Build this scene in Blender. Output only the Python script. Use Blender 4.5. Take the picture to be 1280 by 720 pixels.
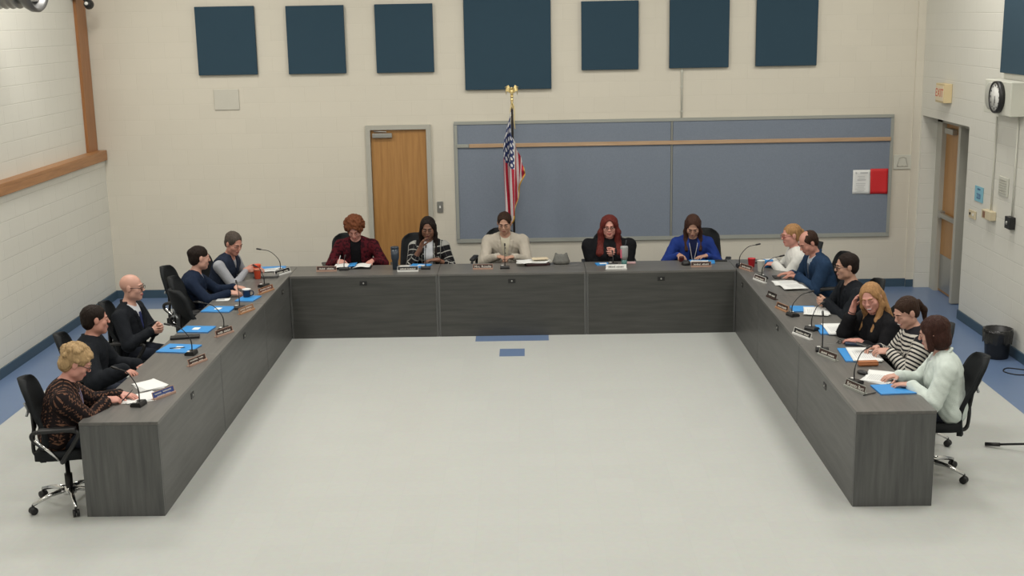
import bpy, bmesh, math, random
import numpy as np
from mathutils import Vector, Matrix
random.seed(7)
for o in list(bpy.data.objects): bpy.data.objects.remove(o, do_unlink=True)
SC = bpy.context.scene
COL = SC.collection
PI = math.pi

# ------------------------------------------------------------------ camera, world, lights, exposure
CAM_X, CAM_H, F_PX = 0.0949, 3.6582, 1550.0
PITCH, YAW, ROLL = 0.2157, -0.0130, -0.0183
fw = Vector((math.sin(YAW)*math.cos(PITCH), math.cos(YAW)*math.cos(PITCH), -math.sin(PITCH)))
rt = fw.cross(Vector((0, 0, 1))).normalized(); up = rt.cross(fw)
r2 = rt*math.cos(ROLL) + up*math.sin(ROLL); u2 = -rt*math.sin(ROLL) + up*math.cos(ROLL)
cd = bpy.data.cameras.new('camera'); cam = bpy.data.objects.new('camera', cd); COL.objects.link(cam)
M = Matrix((r2, u2, -fw)).transposed().to_4x4(); M.translation = Vector((CAM_X, 0, CAM_H))
cam.matrix_world = M
cd.sensor_width = 36; cd.lens = 36*F_PX/1280; cd.clip_end = 100
SC.camera = cam
SC.view_settings.view_transform = 'Standard'; SC.view_settings.look = 'None'
SC.view_settings.gamma = 1; SC.view_settings.use_curve_mapping = False
SC.view_settings.exposure = 0.18
W = bpy.data.worlds.new('world'); SC.world = W; W.use_nodes = True
W.node_tree.nodes['Background'].inputs[0].default_value = (1, .97, .92, 1)
W.node_tree.nodes['Background'].inputs[1].default_value = .05
CEIL = 5.6
LIGHT_W = 62
for lx in (-4.1, 0.0, 4.1):
    for ly in (1.5, 5.5, 9.5, 13.3):
        ld = bpy.data.lights.new('ceiling_lamp', 'AREA'); ld.shape = 'RECTANGLE'; ld.size = 1.2; ld.size_y = 1.2
        ld.energy = LIGHT_W*(.62 if ly < 5 else .85 if ly < 9 else 1.12); ld.color = (1, .965, .895)
        lo = bpy.data.objects.new('ceiling_lamp', ld); lo.location = (lx, ly, CEIL-.06); COL.objects.link(lo)

ld = bpy.data.lights.new('wall_washer', 'AREA'); ld.shape = 'DISK'; ld.size = .5; ld.energy = 34; ld.color = (1, .97, .90)
lo = bpy.data.objects.new('wall_washer', ld); lo.location = (-4.75, 12.6, CEIL-.08); COL.objects.link(lo)

# ------------------------------------------------------------------ key planes
D0, D1, DW = 14.084, 8.80, 16.43
XL, XR, WL, WR = -2.68, 2.513, -5.506, 5.284
DEP, TOP = .60, .75

# ------------------------------------------------------------------ materials
def nd(nt, t, **k):
    n = nt.nodes.new(t)
    for a, v in k.items(): setattr(n, a, v)
    return n
MATS = {}
def mat(name, c, rough=.6, metal=0, bump=0, bscale=60, var=0, vscale=8, spec=.5, trans=0, emis=None, emstr=0):
    if name in MATS: return MATS[name]
    m = bpy.data.materials.new(name); m.use_nodes = True; nt = m.node_tree; b = nt.nodes['Principled BSDF']
    b.inputs['Base Color'].default_value = (*c, 1); b.inputs['Roughness'].default_value = rough
    b.inputs['Metallic'].default_value = metal; b.inputs['Specular IOR Level'].default_value = spec
    b.inputs['Transmission Weight'].default_value = trans
    if emis: b.inputs['Emission Color'].default_value = (*emis, 1); b.inputs['Emission Strength'].default_value = emstr
    tc = nd(nt, 'ShaderNodeTexCoord')
    if var:
        n = nd(nt, 'ShaderNodeTexNoise'); n.inputs['Scale'].default_value = vscale; n.inputs['Detail'].default_value = 4
        nt.links.new(tc.outputs['Object'], n.inputs['Vector'])
        mx = nd(nt, 'ShaderNodeMix', data_type='RGBA')
        mx.inputs[6].default_value = (*[x*(1-var) for x in c], 1); mx.inputs[7].default_value = (*[min(1, x*(1+var)) for x in c], 1)
        nt.links.new(n.outputs['Fac'], mx.inputs[0]); nt.links.new(mx.outputs[2], b.inputs['Base Color'])
    if bump:
        n = nd(nt, 'ShaderNodeTexNoise'); n.inputs['Scale'].default_value = bscale
        nt.links.new(tc.outputs['Object'], n.inputs['Vector'])
        bp = nd(nt, 'ShaderNodeBump'); bp.inputs['Strength'].default_value = bump; bp.inputs['Distance'].default_value = .01
        nt.links.new(n.outputs['Fac'], bp.inputs['Height']); nt.links.new(bp.outputs[0], b.inputs['Normal'])
    MATS[name] = m
    return m
def wood(name, c1, c2, axis='X', scale=6, rough=.45, stretch=14):
    m = bpy.data.materials.new(name); m.use_nodes = True; nt = m.node_tree; b = nt.nodes['Principled BSDF']
    b.inputs['Roughness'].default_value = rough
    g = nd(nt, 'ShaderNodeNewGeometry'); mp = nd(nt, 'ShaderNodeMapping')
    s = [stretch]*3; s['XYZ'.index(axis)] = 1
    mp.inputs['Scale'].default_value = s
    nt.links.new(g.outputs['Position'], mp.inputs['Vector'])
    n = nd(nt, 'ShaderNodeTexNoise'); n.inputs['Scale'].default_value = scale*.35; n.inputs['Detail'].default_value = 6; n.inputs['Roughness'].default_value = .6
    nt.links.new(mp.outputs[0], n.inputs['Vector'])
    cr = nd(nt, 'ShaderNodeValToRGB'); cr.color_ramp.elements[0].position = .3; cr.color_ramp.elements[1].position = .7
    cr.color_ramp.elements[0].color = (*c1, 1); cr.color_ramp.elements[1].color = (*c2, 1)
    nt.links.new(n.outputs['Fac'], cr.inputs[0]); nt.links.new(cr.outputs[0], b.inputs['Base Color'])
    return m
def block(name, c, plane, mortar=.9, bump=.35, bw=.40, bh=.20):
    """painted masonry, courses in the wall's own plane"""
    m = bpy.data.materials.new(name); m.use_nodes = True; nt = m.node_tree; b = nt.nodes['Principled BSDF']
    b.inputs['Roughness'].default_value = .5
    g = nd(nt, 'ShaderNodeNewGeometry'); sp = nd(nt, 'ShaderNodeSeparateXYZ'); cb = nd(nt, 'ShaderNodeCombineXYZ')
    nt.links.new(g.outputs['Position'], sp.inputs[0])
    nt.links.new(sp.outputs[0 if plane == 'XZ' else 1], cb.inputs[0]); nt.links.new(sp.outputs[2], cb.inputs[1])
    br = nd(nt, 'ShaderNodeTexBrick'); nt.links.new(cb.outputs[0], br.inputs['Vector'])
    br.inputs['Scale'].default_value = 1; br.inputs['Brick Width'].default_value = bw; br.inputs['Row Height'].default_value = bh
    br.inputs['Mortar Size'].default_value = .006; br.inputs['Mortar Smooth'].default_value = .6
    br.inputs['Color1'].default_value = (*c, 1); br.inputs['Color2'].default_value = (*[x*.975 for x in c], 1)
    br.inputs['Mortar'].default_value = (*[x*mortar for x in c], 1)
    nt.links.new(br.outputs['Color'], b.inputs['Base Color'])
    bp = nd(nt, 'ShaderNodeBump'); bp.inputs['Strength'].default_value = bump; bp.inputs['Distance'].default_value = .01; bp.invert = True
    nt.links.new(br.outputs['Fac'], bp.inputs['Height']); nt.links.new(bp.outputs[0], b.inputs['Normal'])
    return m
def floor_mat(name, c, tile=.305, rough=.32, edge=.94):
    m = bpy.data.materials.new(name); m.use_nodes = True; nt = m.node_tree; b = nt.nodes['Principled BSDF']
    b.inputs['Roughness'].default_value = rough; b.inputs['Specular IOR Level'].default_value = .35
    g = nd(nt, 'ShaderNodeNewGeometry')
    br = nd(nt, 'ShaderNodeTexBrick'); br.offset = 0; nt.links.new(g.outputs['Position'], br.inputs['Vector'])
    br.inputs['Scale'].default_value = 1; br.inputs['Brick Width'].default_value = tile; br.inputs['Row Height'].default_value = tile
    br.inputs['Mortar Size'].default_value = .0015
    br.inputs['Color1'].default_value = (*c, 1); br.inputs['Color2'].default_value = (*[x*.975 for x in c], 1)
    br.inputs['Mortar'].default_value = (*[x*edge for x in c], 1)
    n = nd(nt, 'ShaderNodeTexNoise'); n.inputs['Scale'].default_value = 22; n.inputs['Detail'].default_value = 6
    nt.links.new(g.outputs['Position'], n.inputs['Vector'])
    mx = nd(nt, 'ShaderNodeMix', data_type='RGBA', blend_type='MULTIPLY'); mx.inputs[0].default_value = .12
    nt.links.new(br.outputs['Color'], mx.inputs[6]); nt.links.new(n.outputs['Color'], mx.inputs[7])
    nt.links.new(mx.outputs[2], b.inputs['Base Color'])
    return m

WALLC = (.66, .62, .53)
m_wall_back = block('painted_block_back', WALLC, 'XZ', .965, .14)
m_wall_side = block('painted_block_side_lit', (.70, .69, .63), 'YZ', .955, .35)  # paler, more neutral than the back wall: brighter side light put into its colour
m_floor = floor_mat('cream_floor_tile', (.545, .56, .54))
m_floor_blue = floor_mat('blue_floor_tile', (.145, .215, .365), rough=.3)
m_base = mat('blue_grey_baseboard', (.045, .085, .125), .5)
m_trimwood = wood('oak_trim', (.30, .13, .045), (.42, .20, .075), 'Y', 6, .4)
m_beamwood = wood('oak_post', (.27, .11, .035), (.36, .16, .06), 'Z', 6, .4)
m_doorwood = wood('oak_door', (.34, .17, .055), (.45, .235, .08), 'Z', 5, .35, 18)
m_frame = mat('putty_metal_frame', (.42, .41, .36), .45)
m_alu = mat('satin_aluminium', (.42, .42, .40), .35, .8)
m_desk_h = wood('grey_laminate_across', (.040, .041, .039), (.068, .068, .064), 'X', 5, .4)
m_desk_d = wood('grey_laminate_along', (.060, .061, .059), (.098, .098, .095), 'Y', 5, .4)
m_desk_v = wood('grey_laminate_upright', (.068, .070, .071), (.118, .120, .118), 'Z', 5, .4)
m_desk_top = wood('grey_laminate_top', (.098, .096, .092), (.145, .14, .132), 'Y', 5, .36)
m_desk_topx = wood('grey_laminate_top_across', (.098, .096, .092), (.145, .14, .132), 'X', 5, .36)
m_black = mat('black_plastic', (.012, .012, .013), .45)
m_blackfab = mat('black_chair_fabric', (.012, .014, .016), .75, bump=.3, bscale=300, spec=.25)
m_chrome = mat('chrome', (.7, .7, .7), .15, 1)
m_silver = mat('silver_mesh_back_frame', (.35, .37, .39), .35, .6)
m_panel = mat('teal_acoustic_fabric', (.022, .055, .085), .9, bump=.2, bscale=400)
m_board = mat('blue_grey_tack_board', (.20, .235, .295), .9, bump=.3, bscale=250, var=.12, vscale=60)
m_boardframe = mat('board_frame_grey', (.33, .34, .31), .5)
m_rail = wood('map_rail_wood', (.42, .27, .16), (.52, .36, .23), 'X', 6, .5)
m_paper = mat('white_paper', (.78, .79, .78), .7)
m_paperprint = mat('printed_grey', (.52, .53, .54), .7)
m_blue = mat('bright_blue_folder', (.035, .27, .66), .45)
m_red = mat('red_paper', (.62, .02, .025), .6)
m_plate = mat('dark_brown_nameplate', (.045, .022, .018), .4)
m_plategold = mat('gold_wood_holder', (.45, .24, .13), .45)
m_platepink = mat('tan_plate_edge', (.42, .27, .21), .45)
m_plateblue = mat('blue_nameplate', (.03, .06, .24), .4)
m_white = mat('white_plastic', (.75, .75, .73), .45)
m_beige = mat('beige_plastic', (.60, .52, .36), .5)
m_offwhite = mat('off_white_enamel', (.60, .60, .53), .45)
m_gold = mat('gilt_metal', (.80, .64, .30), .35, .7)

# ------------------------------------------------------------------ mesh helpers
def link(o, parent=None):
    COL.objects.link(o)
    if parent is not None: o.parent = parent
    return o
def mesh_obj(name, V, Fc, m, parent=None, smooth=False, loc=None):
    me = bpy.data.meshes.new(name); me.from_pydata([tuple(v) for v in V], [], [tuple(f) for f in Fc])
    for k in (m if isinstance(m, (list, tuple)) else [m]): me.materials.append(k)
    if smooth: me.polygons.foreach_set('use_smooth', [True]*len(me.polygons))
    me.update(); o = bpy.data.objects.new(name, me)
    if loc is not None: o.location = loc
    return link(o, parent)
class MB:
    """collects shapes; build() links them as ONE mesh object"""
    def __init__(s): s.V = []; s.F = []; s.I = []; s.S = []
    def add(s, V, F, mi=0, sm=False, T=None):
        b = len(s.V)
        for v in V:
            v = Vector(v); s.V.append(tuple(T @ v if T else v))
        for f in F: s.F.append(tuple(b+i for i in f)); s.I.append(mi); s.S.append(sm)
        return s
    def box(s, c, d, mi=0, T=None, bev=0):
        if bev:
            bm = bmesh.new(); bmesh.ops.create_cube(bm, size=1)
            for v in bm.verts: v.co = Vector((v.co.x*d[0], v.co.y*d[1], v.co.z*d[2]))
            bmesh.ops.bevel(bm, geom=bm.edges[:], offset=bev, segments=2, affect='EDGES', profile=.5)
            bm.verts.index_update()
            V = [v.co+Vector(c) for v in bm.verts]; F = [[v.index for v in f.verts] for f in bm.faces]; bm.free()
            return s.add(V, F, mi, False, T)
        x, y, z = [k/2 for k in d]
        V = [(c[0]+a*x, c[1]+b*y, c[2]+e*z) for a in (-1, 1) for b in (-1, 1) for e in (-1, 1)]
        return s.add(V, [(0, 1, 3, 2), (4, 6, 7, 5), (0, 4, 5, 1), (2, 3, 7, 6), (0, 2, 6, 4), (1, 5, 7, 3)], mi, False, T)
    def lathe(s, prof, c=(0, 0, 0), n=20, mi=0, T=None, caps=True):
        V = []; F = []
        for (r, z) in prof:
            for k in range(n):
                a = 2*PI*k/n; V.append((c[0]+r*math.cos(a), c[1]+r*math.sin(a), c[2]+z))
        for j in range(len(prof)-1):
            for k in range(n): F.append((j*n+k, j*n+(k+1) % n, (j+1)*n+(k+1) % n, (j+1)*n+k))
        if caps: F.append(tuple(range(n))[::-1]); F.append(tuple((len(prof)-1)*n+k for k in range(n)))
        return s.add(V, F, mi, True, T)
    def tube(s, P, r, n=8, mi=0, T=None):
        P = [Vector(p) for p in P]; R = r if isinstance(r, (list, tuple)) else [r]*len(P)
        V = []; F = []; prev = None
        for i, p in enumerate(P):
            t = (P[min(i+1, len(P)-1)]-P[max(i-1, 0)]).normalized()
            if prev is None: a = t.cross(Vector((0, 0, 1)) if abs(t.z) < .9 else Vector((1, 0, 0))).normalized()
            else: a = (prev-t*prev.dot(t)).normalized()
            prev = a; b = t.cross(a)
            for k in range(n):
                q = 2*PI*k/n; V.append(p+(a*math.cos(q)+b*math.sin(q))*R[i])
        for j in range(len(P)-1):
            for k in range(n): F.append((j*n+k, j*n+(k+1) % n, (j+1)*n+(k+1) % n, (j+1)*n+k))
        F.append(tuple(range(n))[::-1]); F.append(tuple((len(P)-1)*n+k for k in range(n)))
        return s.add(V, F, mi, True, T)
    def ell(s, c, r, mi=0, T=None, n=14):
        V = []; F = []; m = n//2
        for j in range(m+1):
            f = PI*j/m
            for k in range(n):
                a = 2*PI*k/n; V.append((c[0]+r[0]*math.sin(f)*math.cos(a), c[1]+r[1]*math.sin(f)*math.sin(a), c[2]+r[2]*math.cos(f)))
        for j in range(m):
            for k in range(n): F.append((j*n+k, (j+1)*n+k, (j+1)*n+(k+1) % n, j*n+(k+1) % n))
        return s.add(V, F, mi, True, T)
    def prism(s, pts, z0, z1, mi=0, T=None):
        n = len(pts); V = [(x, y, z0) for x, y in pts]+[(x, y, z1) for x, y in pts]
        F = [tuple(range(n))[::-1], tuple(range(n, 2*n))]+[(i, (i+1) % n, n+(i+1) % n, n+i) for i in range(n)]
        return s.add(V, F, mi, False, T)
    def build(s, name, m, parent=None):
        o = mesh_obj(name, s.V, s.F, m, parent)
        o.data.polygons.foreach_set('material_index', s.I); o.data.polygons.foreach_set('use_smooth', s.S)
        bm = bmesh.new(); bm.from_mesh(o.data); bmesh.ops.recalc_face_normals(bm, faces=bm.faces[:]); bm.to_mesh(o.data); bm.free()
        return o
def bez(P, n=8):
    """Catmull-Rom through points"""
    P = [Vector(p) for p in P]; Q = [P[0]*2-P[1]]+P+[P[-1]*2-P[-2]]; out = []
    for i in range(1, len(Q)-2):
        for k in range(n):
            t = k/n; a, b, c, d = Q[i-1:i+3]
            out.append(.5*((2*b)+(c-a)*t+(2*a-5*b+4*c-d)*t*t+(3*b-a-3*c+d)*t**3))
    return out+[P[-1]]
def tag(o, label, cat, group=None, kind=None):
    if kind: o['kind'] = kind
    if kind == 'structure': return o
    o['label'] = label; o['category'] = cat
    if group: o['group'] = group
    return o
def empty(name, loc=(0, 0, 0), rz=0):
    o = bpy.data.objects.new(name, None); o.location = loc; o.rotation_euler = (0, 0, rz); o.empty_display_size = .1
    return link(o)
def copy_tree(o, parent=None):
    c = o.copy(); COL.objects.link(c); c.parent = parent
    for ch in list(o.children): copy_tree(ch, c)
    return c
def struct(o): o['kind'] = 'structure'; return o
def lettering(txt, size, m, parent, mtx, name='lettering', ext=.0006):
    cu = bpy.data.curves.new(name, 'FONT'); cu.body = txt; cu.size = size; cu.align_x = 'CENTER'; cu.align_y = 'CENTER'; cu.extrude = ext
    cu.materials.append(m); tmp = bpy.data.objects.new(name, cu); COL.objects.link(tmp)
    me = bpy.data.meshes.new_from_object(tmp); bpy.data.objects.remove(tmp, do_unlink=True); me.name = name
    if not me.materials: me.materials.append(m)
    o = bpy.data.objects.new(name, me); link(o, parent); o.matrix_local = mtx
    return o

# ------------------------------------------------------------------ the room
def floor():
    xs = [WL-.3, -4.87, -.52, -.23, .05, .33, 4.64, 6.2]; ys = [-3, 13.18, 13.50, 13.84, 14.30, 15.75, DW+.3]
    V = [(x, y, 0) for y in ys for x in xs]; F = []; I = []
    n = len(xs)
    for j in range(len(ys)-1):
        for i in range(n-1):
            F.append((j*n+i, j*n+i+1, (j+1)*n+i+1, (j+1)*n+i))
            b = i == 0 or i == n-2 or j == len(ys)-2 or (j == 1 and i == 3) or (j == 3 and 2 <= i <= 4)
            I.append(1 if b else 0)
    o = mesh_obj('floor', V, F, [m_floor, m_floor_blue]); o.data.polygons.foreach_set('material_index', I); struct(o)
floor()
m_ceiling = mat('white_ceiling', (.55, .55, .52), .8)
struct(MB().box((0, 6.7, CEIL+.1), (12.6, 20, .2)).build('ceiling', m_ceiling))
struct(MB().box((0, -3.1, CEIL/2), (12.6, .2, CEIL)).build('wall_front', m_wall_back))
# back wall with the hole for the wooden door
DX0, DX1, DZ = -2.015, -1.155, 2.285
w = MB(); YB = DW+.1
w.box(((WL-.3+DX0)/2, YB, CEIL/2), (DX0-WL+.3, .2, CEIL)); w.box(((DX1+6.2)/2, YB, CEIL/2), (6.2-DX1, .2, CEIL))
w.box(((DX0+DX1)/2, YB, (CEIL+DZ)/2), (DX1-DX0, .2, CEIL-DZ))
struct(w.build('wall_back', m_wall_back))
# left wall: thick lower part, set-back upper part
LZ = 1.98
w = MB(); w.box((WL-.2, 6.7, LZ/2), (.4, 20, LZ)); w.box((WL-.30, 6.7, (CEIL+LZ)/2), (.4, 20, CEIL-LZ))
struct(w.build('wall_left', m_wall_side))
# right wall with the door recess
RY0, RY1, RZ = 14.60, 16.34, 2.30
w = MB(); TH = .9
w.box((WR+TH/2, (RY0-3)/2, CEIL/2), (TH, RY0+3, CEIL)); w.box((WR+TH/2, (RY0+DW+.2)/2, (CEIL+RZ)/2), (TH, DW+.2-RY0, CEIL-RZ))
w.box((WR+TH/2, (RY1+DW+.2)/2, RZ/2), (TH, DW+.2-RY1, RZ))
struct(w.build('wall_right', m_wall_side))
struct(MB().box((WR-.05, DW-.0, CEIL/2), (.10, .06, CEIL)).build('trim_1', m_wall_back))
# baseboards
def base_run(name, c, d): struct(MB().box(c, d, bev=.004).build(name, m_base))
w = MB(); w.box(((WL+DX0)/2, DW-.01, .055), (DX0-WL, .02, .11)); w.box(((DX1+WR)/2-.05, DW-.01, .055), (WR-DX1-.1, .02, .11))
w.box((WR-.05, DW-.035, .05), (.1, .02, .10)); struct(w.build('baseboard_back', m_base))
base_run('baseboard_left', (WL+.01, 6.7, .055), (.02, 19.4, .11))
base_run('baseboard_right', (WR-.01, (RY0-3)/2, .055), (.02, RY0+3, .11))
# ledge and post on the left wall
w = MB(); w.box((WL-.03, 6.7, LZ+.02), (.16, 19.4, .045), bev=.006); w.box((WL+.025, 6.7, LZ-.045), (.05, 19.4, .09), bev=.006)
struct(w.build('trim_2', m_trimwood))
struct(MB().box((WL-.085, DW-.21, (CEIL+LZ)/2+.02), (.045, .34, CEIL-LZ), bev=.005).build('trim_3', m_beamwood))

# wooden door in the back wall
d = empty('door_1', ((DX0+DX1)/2, DW, 0)); struct(d)
LX0, LX1 = -1.955-(DX0+DX1)/2, -1.215-(DX0+DX1)/2; LT = 2.225
f = MB()
f.box(((DX0-DX1)/2+.03, .03, DZ/2), (.06, .13, DZ)); f.box(((DX1-DX0)/2-.03, .03, DZ/2), (.06, .13, DZ)); f.box((0, .03, DZ-.03), (DX1-DX0-.12, .13, .06))
f.build('door_frame', m_frame, d)
MB().box(((LX0+LX1)/2, .03, LT/2), (LX1-LX0-.006, .045, LT-.01), bev=.003).build('door_leaf', m_doorwood, d)
MB().box((LX0+.16, -.02, LT-.075), (.26, .05, .06), bev=.006).build('door_closer', m_alu, d)
MB().tube([(LX0+.05, -.03, LT-.02), (LX0+.22, -.05, LT-.025)], .008).build('closer_arm', m_alu, d)
k = MB(); k.lathe([(.03, 0), (.03, .01), (.012, .015), (.012, .04), (.028, .05), (.028, .07), (.01, .08)], n=16, T=Matrix.Translation((LX1-.07, .005, 1.0)) @ Matrix.Rotation(PI/2, 4, 'X'))
k.build('door_knob', m_alu, d)
# double door in the recess of the right wall
d = empty('door_2', (WR+.25, (RY0+RY1)/2, 0)); struct(d)
HY = (RY1-RY0)/2
f = MB(); f.box((.03, HY-.10, RZ/2), (.16, .20, RZ)); f.box((.03, -HY+.04, RZ/2), (.16, .08, RZ)); f.box((.03, 0, RZ-.04), (.16, 2*HY, .08))
f.build('door_frame', m_frame, d)
MB().box((-.04, -.12, RZ/2-.03), (.12, .08, RZ-.08), bev=.004).build('mullion', m_frame, d)
ly0, ly1 = -.09, HY-.20
MB().box((.03, (ly0+ly1)/2, RZ/2-.04), (.045, ly1-ly0, RZ-.1)).build('door_leaf', m_doorwood, d)
MB().box((.03, (-HY+.08-.1)/2, RZ/2-.04), (.045, HY-.18, RZ-.1)).build('door_leaf', mat('dull_steel_leaf', (.10, .10, .085), .5, .3), d)
MB().box((.004, (ly0+ly1)/2, .27), (.004, ly1-ly0-.04, .46)).build('kick_plate', m_alu, d)
pb = MB(); pb.box((-.04, (ly0+ly1)/2, 1.03), (.05, ly1-ly0-.06, .06), bev=.008); pb.box((-.02, ly1-.07, 1.03), (.07, .08, .10), bev=.006); pb.box((-.02, ly0+.07, 1.03), (.08, .11, .12), bev=.006)
pb.build('push_bar', m_alu, d)
MB().box((-.03, ly1-.28, RZ-.17), (.07, .30, .07), bev=.006).build('door_closer', m_alu, d)

# ------------------------------------------------------------------ things on the back wall
def on_back(name, x0, x1, z0, z1, th, m, label, cat, group=None, bev=.006):
    o = MB().box(((0), -th/2, 0), (x1-x0, th, z1-z0), bev=bev).build(name, m)
    o.location = ((x0+x1)/2, DW-.004, (z0+z1)/2); tag(o, label, cat, group); return o
PN = [(-4.16, -3.39, 2.975, 3.85, 'teal square acoustic panel at the left end of the row, above the blank wall plate'),
      (-2.98, -2.23, 2.97, 3.84, 'teal square acoustic panel, second from the left end of the row'),
      (-1.83, -1.08, 2.965, 3.84, 'teal square acoustic panel next to the large one, above the wooden door'),
      (.84, 1.58, 2.955, 3.83, 'teal square acoustic panel just right of the large panel'),
      (1.98, 2.75, 2.96, 3.83, 'teal square acoustic panel above the thin conduit, between two others'),
      (3.10, 3.89, 2.965, 3.84, 'teal square acoustic panel at the right end of the back wall row')]
for a in PN: on_back('acoustic_panel', a[0], a[1], a[2], a[3], .045, m_panel, a[4], 'acoustic panel', 'small acoustic panels on the back wall')
on_back('acoustic_panel', -.68, .445, 2.725, 4.1, .05, m_panel, 'large tall teal acoustic panel above the flag eagle', 'acoustic panel')
o = on_back('wall_plate', -3.99, -3.66, 2.52, 2.79, .012, mat('plate_paint', (.57, .55, .48), .5), 'blank off white square cover plate under the leftmost acoustic panel', 'wall plate')
for sx, sz in ((-1, -1), (1, -1), (-1, 1), (1, 1)): pass
bb = empty('bulletin_board', (2.045, DW, 1.505)); tag(bb, 'long blue grey tack board in two panels with a grey frame', 'bulletin board')
hw, hh = 2.89, .81
MB().box((-.02-hw/2+.0, -.012, 0), (hw-.03, .02, 2*hh-.05)).build('tack_panel', m_board, bb)
MB().box((-.02+hw/2+.0, -.012, 0), (hw-.03, .02, 2*hh-.05)).build('tack_panel', m_board, bb)
f = MB()
f.box((0, -.016, hh-.02), (2*hw, .032, .04)); f.box((0, -.016, -hh+.025), (2*hw, .032, .05)); f.box((-hw+.02, -.016, 0), (.04, .032, 2*hh-.09)); f.box((hw-.02, -.016, 0), (.04, .032, 2*hh-.09))
f.box((-.02, -.014, 0), (.012, .028, 2*hh-.09)); f.build('frame', m_boardframe, bb)
MB().box((.08, -.034, .49), (5.55, .024, .05), bev=.004).build('map_rail', m_rail, bb)
MB().box((-2.78, -.034, .49), (.16, .024, .045), bev=.004).build('rail_end', m_boardframe, bb)
def poster(name, x, z, w_, h_, m, label, cat, y=DW-.026):
    # sheet with a slightly lifted lower corner
    V = []; F = []; n = 8
    for j in range(n+1):
        for i in range(n+1):
            u, v = i/n, j/n; V.append(((u-.5)*w_, -.002-.012*max(0, u-.6)*max(0, .7-v)*4, (v-.5)*h_))
    for j in range(n):
        for i in range(n): a = j*(n+1)+i; F.append((a, a+1, a+n+2, a+n+1))
    o = mesh_obj(name, V, F, m, None, True, (x, y, z)); md = o.modifiers.new('thick', 'SOLIDIFY'); md.thickness = .0012
    return tag(o, label, cat)
o = poster('notice_sheet', 4.54, 1.43, .23, .32, m_paper, 'white printed notice pinned to the board beside the red sheet', 'notice')
q = MB(); q.ell((-.075, -.006, .12), (.012, .003, .014))
for k in range(9):
    if k != 3: q.box((random.uniform(-.01, .01), -.005, .075-k*.024), (random.uniform(.08, .17), .001, .006 if k != 2 else .012))
q.box((.03, -.005, .12), (.10, .001, .018)); q.build('printing', m_paperprint, o)
poster('red_sheet', 4.77, 1.435, .235, .335, m_red, 'plain red sheet pinned to the right end of the board', 'sheet of paper')
o = on_back('wall_light_switch', -1.10, -1.02, 1.11, 1.26, .012, m_alu, 'steel switch plate between the wooden door and the board', 'light switch', bev=.003)
MB().box((0, -.017, 0), (.02, .012, .03)).build('toggle', m_white, o)
o = on_back('wall_plaque', 4.955, 5.19, 1.59, 1.78, .012, m_offwhite, 'pale framed plaque with a faint embossed bell shape, right of the board', 'plaque', bev=.003)
q = MB(); m_emb = mat('faint_grey_line', (.36, .34, .30), .6)
q.tube([Vector((x, -.014, z)) for x, z in [(-.07, -.06), (-.055, .0), (-.045, .05), (.0, .065), (.045, .05), (.055, 0), (.07, -.06), (.0, -.055), (-.07, -.06)]], .004)
for x in (-.05, 0, .05): q.ell((x, -.014, -.055), (.008, .003, .008))
q.build('embossing', m_emb, o)
cdt = MB(); cdt.tube([(2.15, DW-.012, 2.32), (2.15, DW-.012, 3.0), (2.15, DW-.012, CEIL)], .010)
for z in (2.40, 2.72, 2.92): cdt.box((2.15, DW-.01, z), (.035, .02, .02))
tag(cdt.build('wall_conduit', m_offwhite), 'thin painted conduit running up from the top of the board', 'conduit')

# ------------------------------------------------------------------ things on the right wall (local x = out of the wall toward the room is -X)
def on_right(name, y0, y1, z0, z1, th, m, label, cat, group=None, bev=.005):
    o = MB().box((-th/2, 0, 0), (th, y1-y0, z1-z0), bev=bev).build(name, m)
    o.location = (WR-.003, (y0+y1)/2, (z0+z1)/2); tag(o, label, cat, group); return o
RM = Matrix(((0, 0, -1), (-1, 0, 0), (0, 1, 0))).to_4x4()   # text lying on the right wall, reading toward the camera side
def rtext(x, y, z): t = RM.copy(); t.translation = Vector((x, y, z)); return t
o = on_right('acoustic_panel', 12.2, 13.65, 2.97, 4.1, .045, m_panel, 'teal acoustic panel on the right wall above the clock', 'acoustic panel')
es = on_right('exit_sign', 15.25, 15.56, 2.53, 2.76, .10, mat('cream_sign_housing', (.62, .50, .29), .5), 'cream boxed EXIT sign above the double door', 'exit sign')
m_sign = mat('sign_face', (.72, .62, .45), .5); m_signred = mat('sign_red', (.62, .09, .03), .5)
MB().box((-.103, 0, 0), (.006, .27, .18)).build('sign_face', m_sign, es)
lettering('EXIT', .14, m_signred, es, rtext(-.107, 0, 0))
cb = on_right('clock_speaker_box', 12.97, 13.72, 2.545, 2.90, .17, m_offwhite, 'grey wall box carrying a round speaker grille and a clock', 'wall clock', bev=.008)
TR = Matrix.Rotation(-PI/2, 4, 'Y')
def disc(prof, y, z, x=-.17, n=36): return Matrix.Translation((x, y, z)) @ TR
MB().lathe([(.145, 0), (.145, .006), (.13, .012), (.02, .013)], n=40, T=disc(0, .20, .01)).build('speaker_grille', mat('grille_grey', (.42, .42, .38), .6), cb)
MB().lathe([(.165, 0), (.17, .03), (.165, .055), (.148, .058), (.146, .045), (.01, .044)], n=44, T=disc(0, -.06, .01)).build('clock_rim', m_black, cb)
MB().lathe([(.146, .044), (.146, .047), (.001, .0475)], n=44, T=disc(0, -.06, .01)).build('clock_face', m_white, cb)
q = MB()
for k in range(12):
    a = k*PI/6; q.box((-.219, -.06+math.sin(a)*.12, .01+math.cos(a)*.12), (.003, .012, .022 if k % 3 == 0 else .012))
q.build('dial_marking', m_black, cb)
def hand(a, L, w_): 
    T = Matrix.Translation((-.2195, -.06, .01)) @ Matrix.Rotation(a, 4, 'X')
    return MB().box((0, 0, L/2-.01), (.002, w_, L), T=T)
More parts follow.
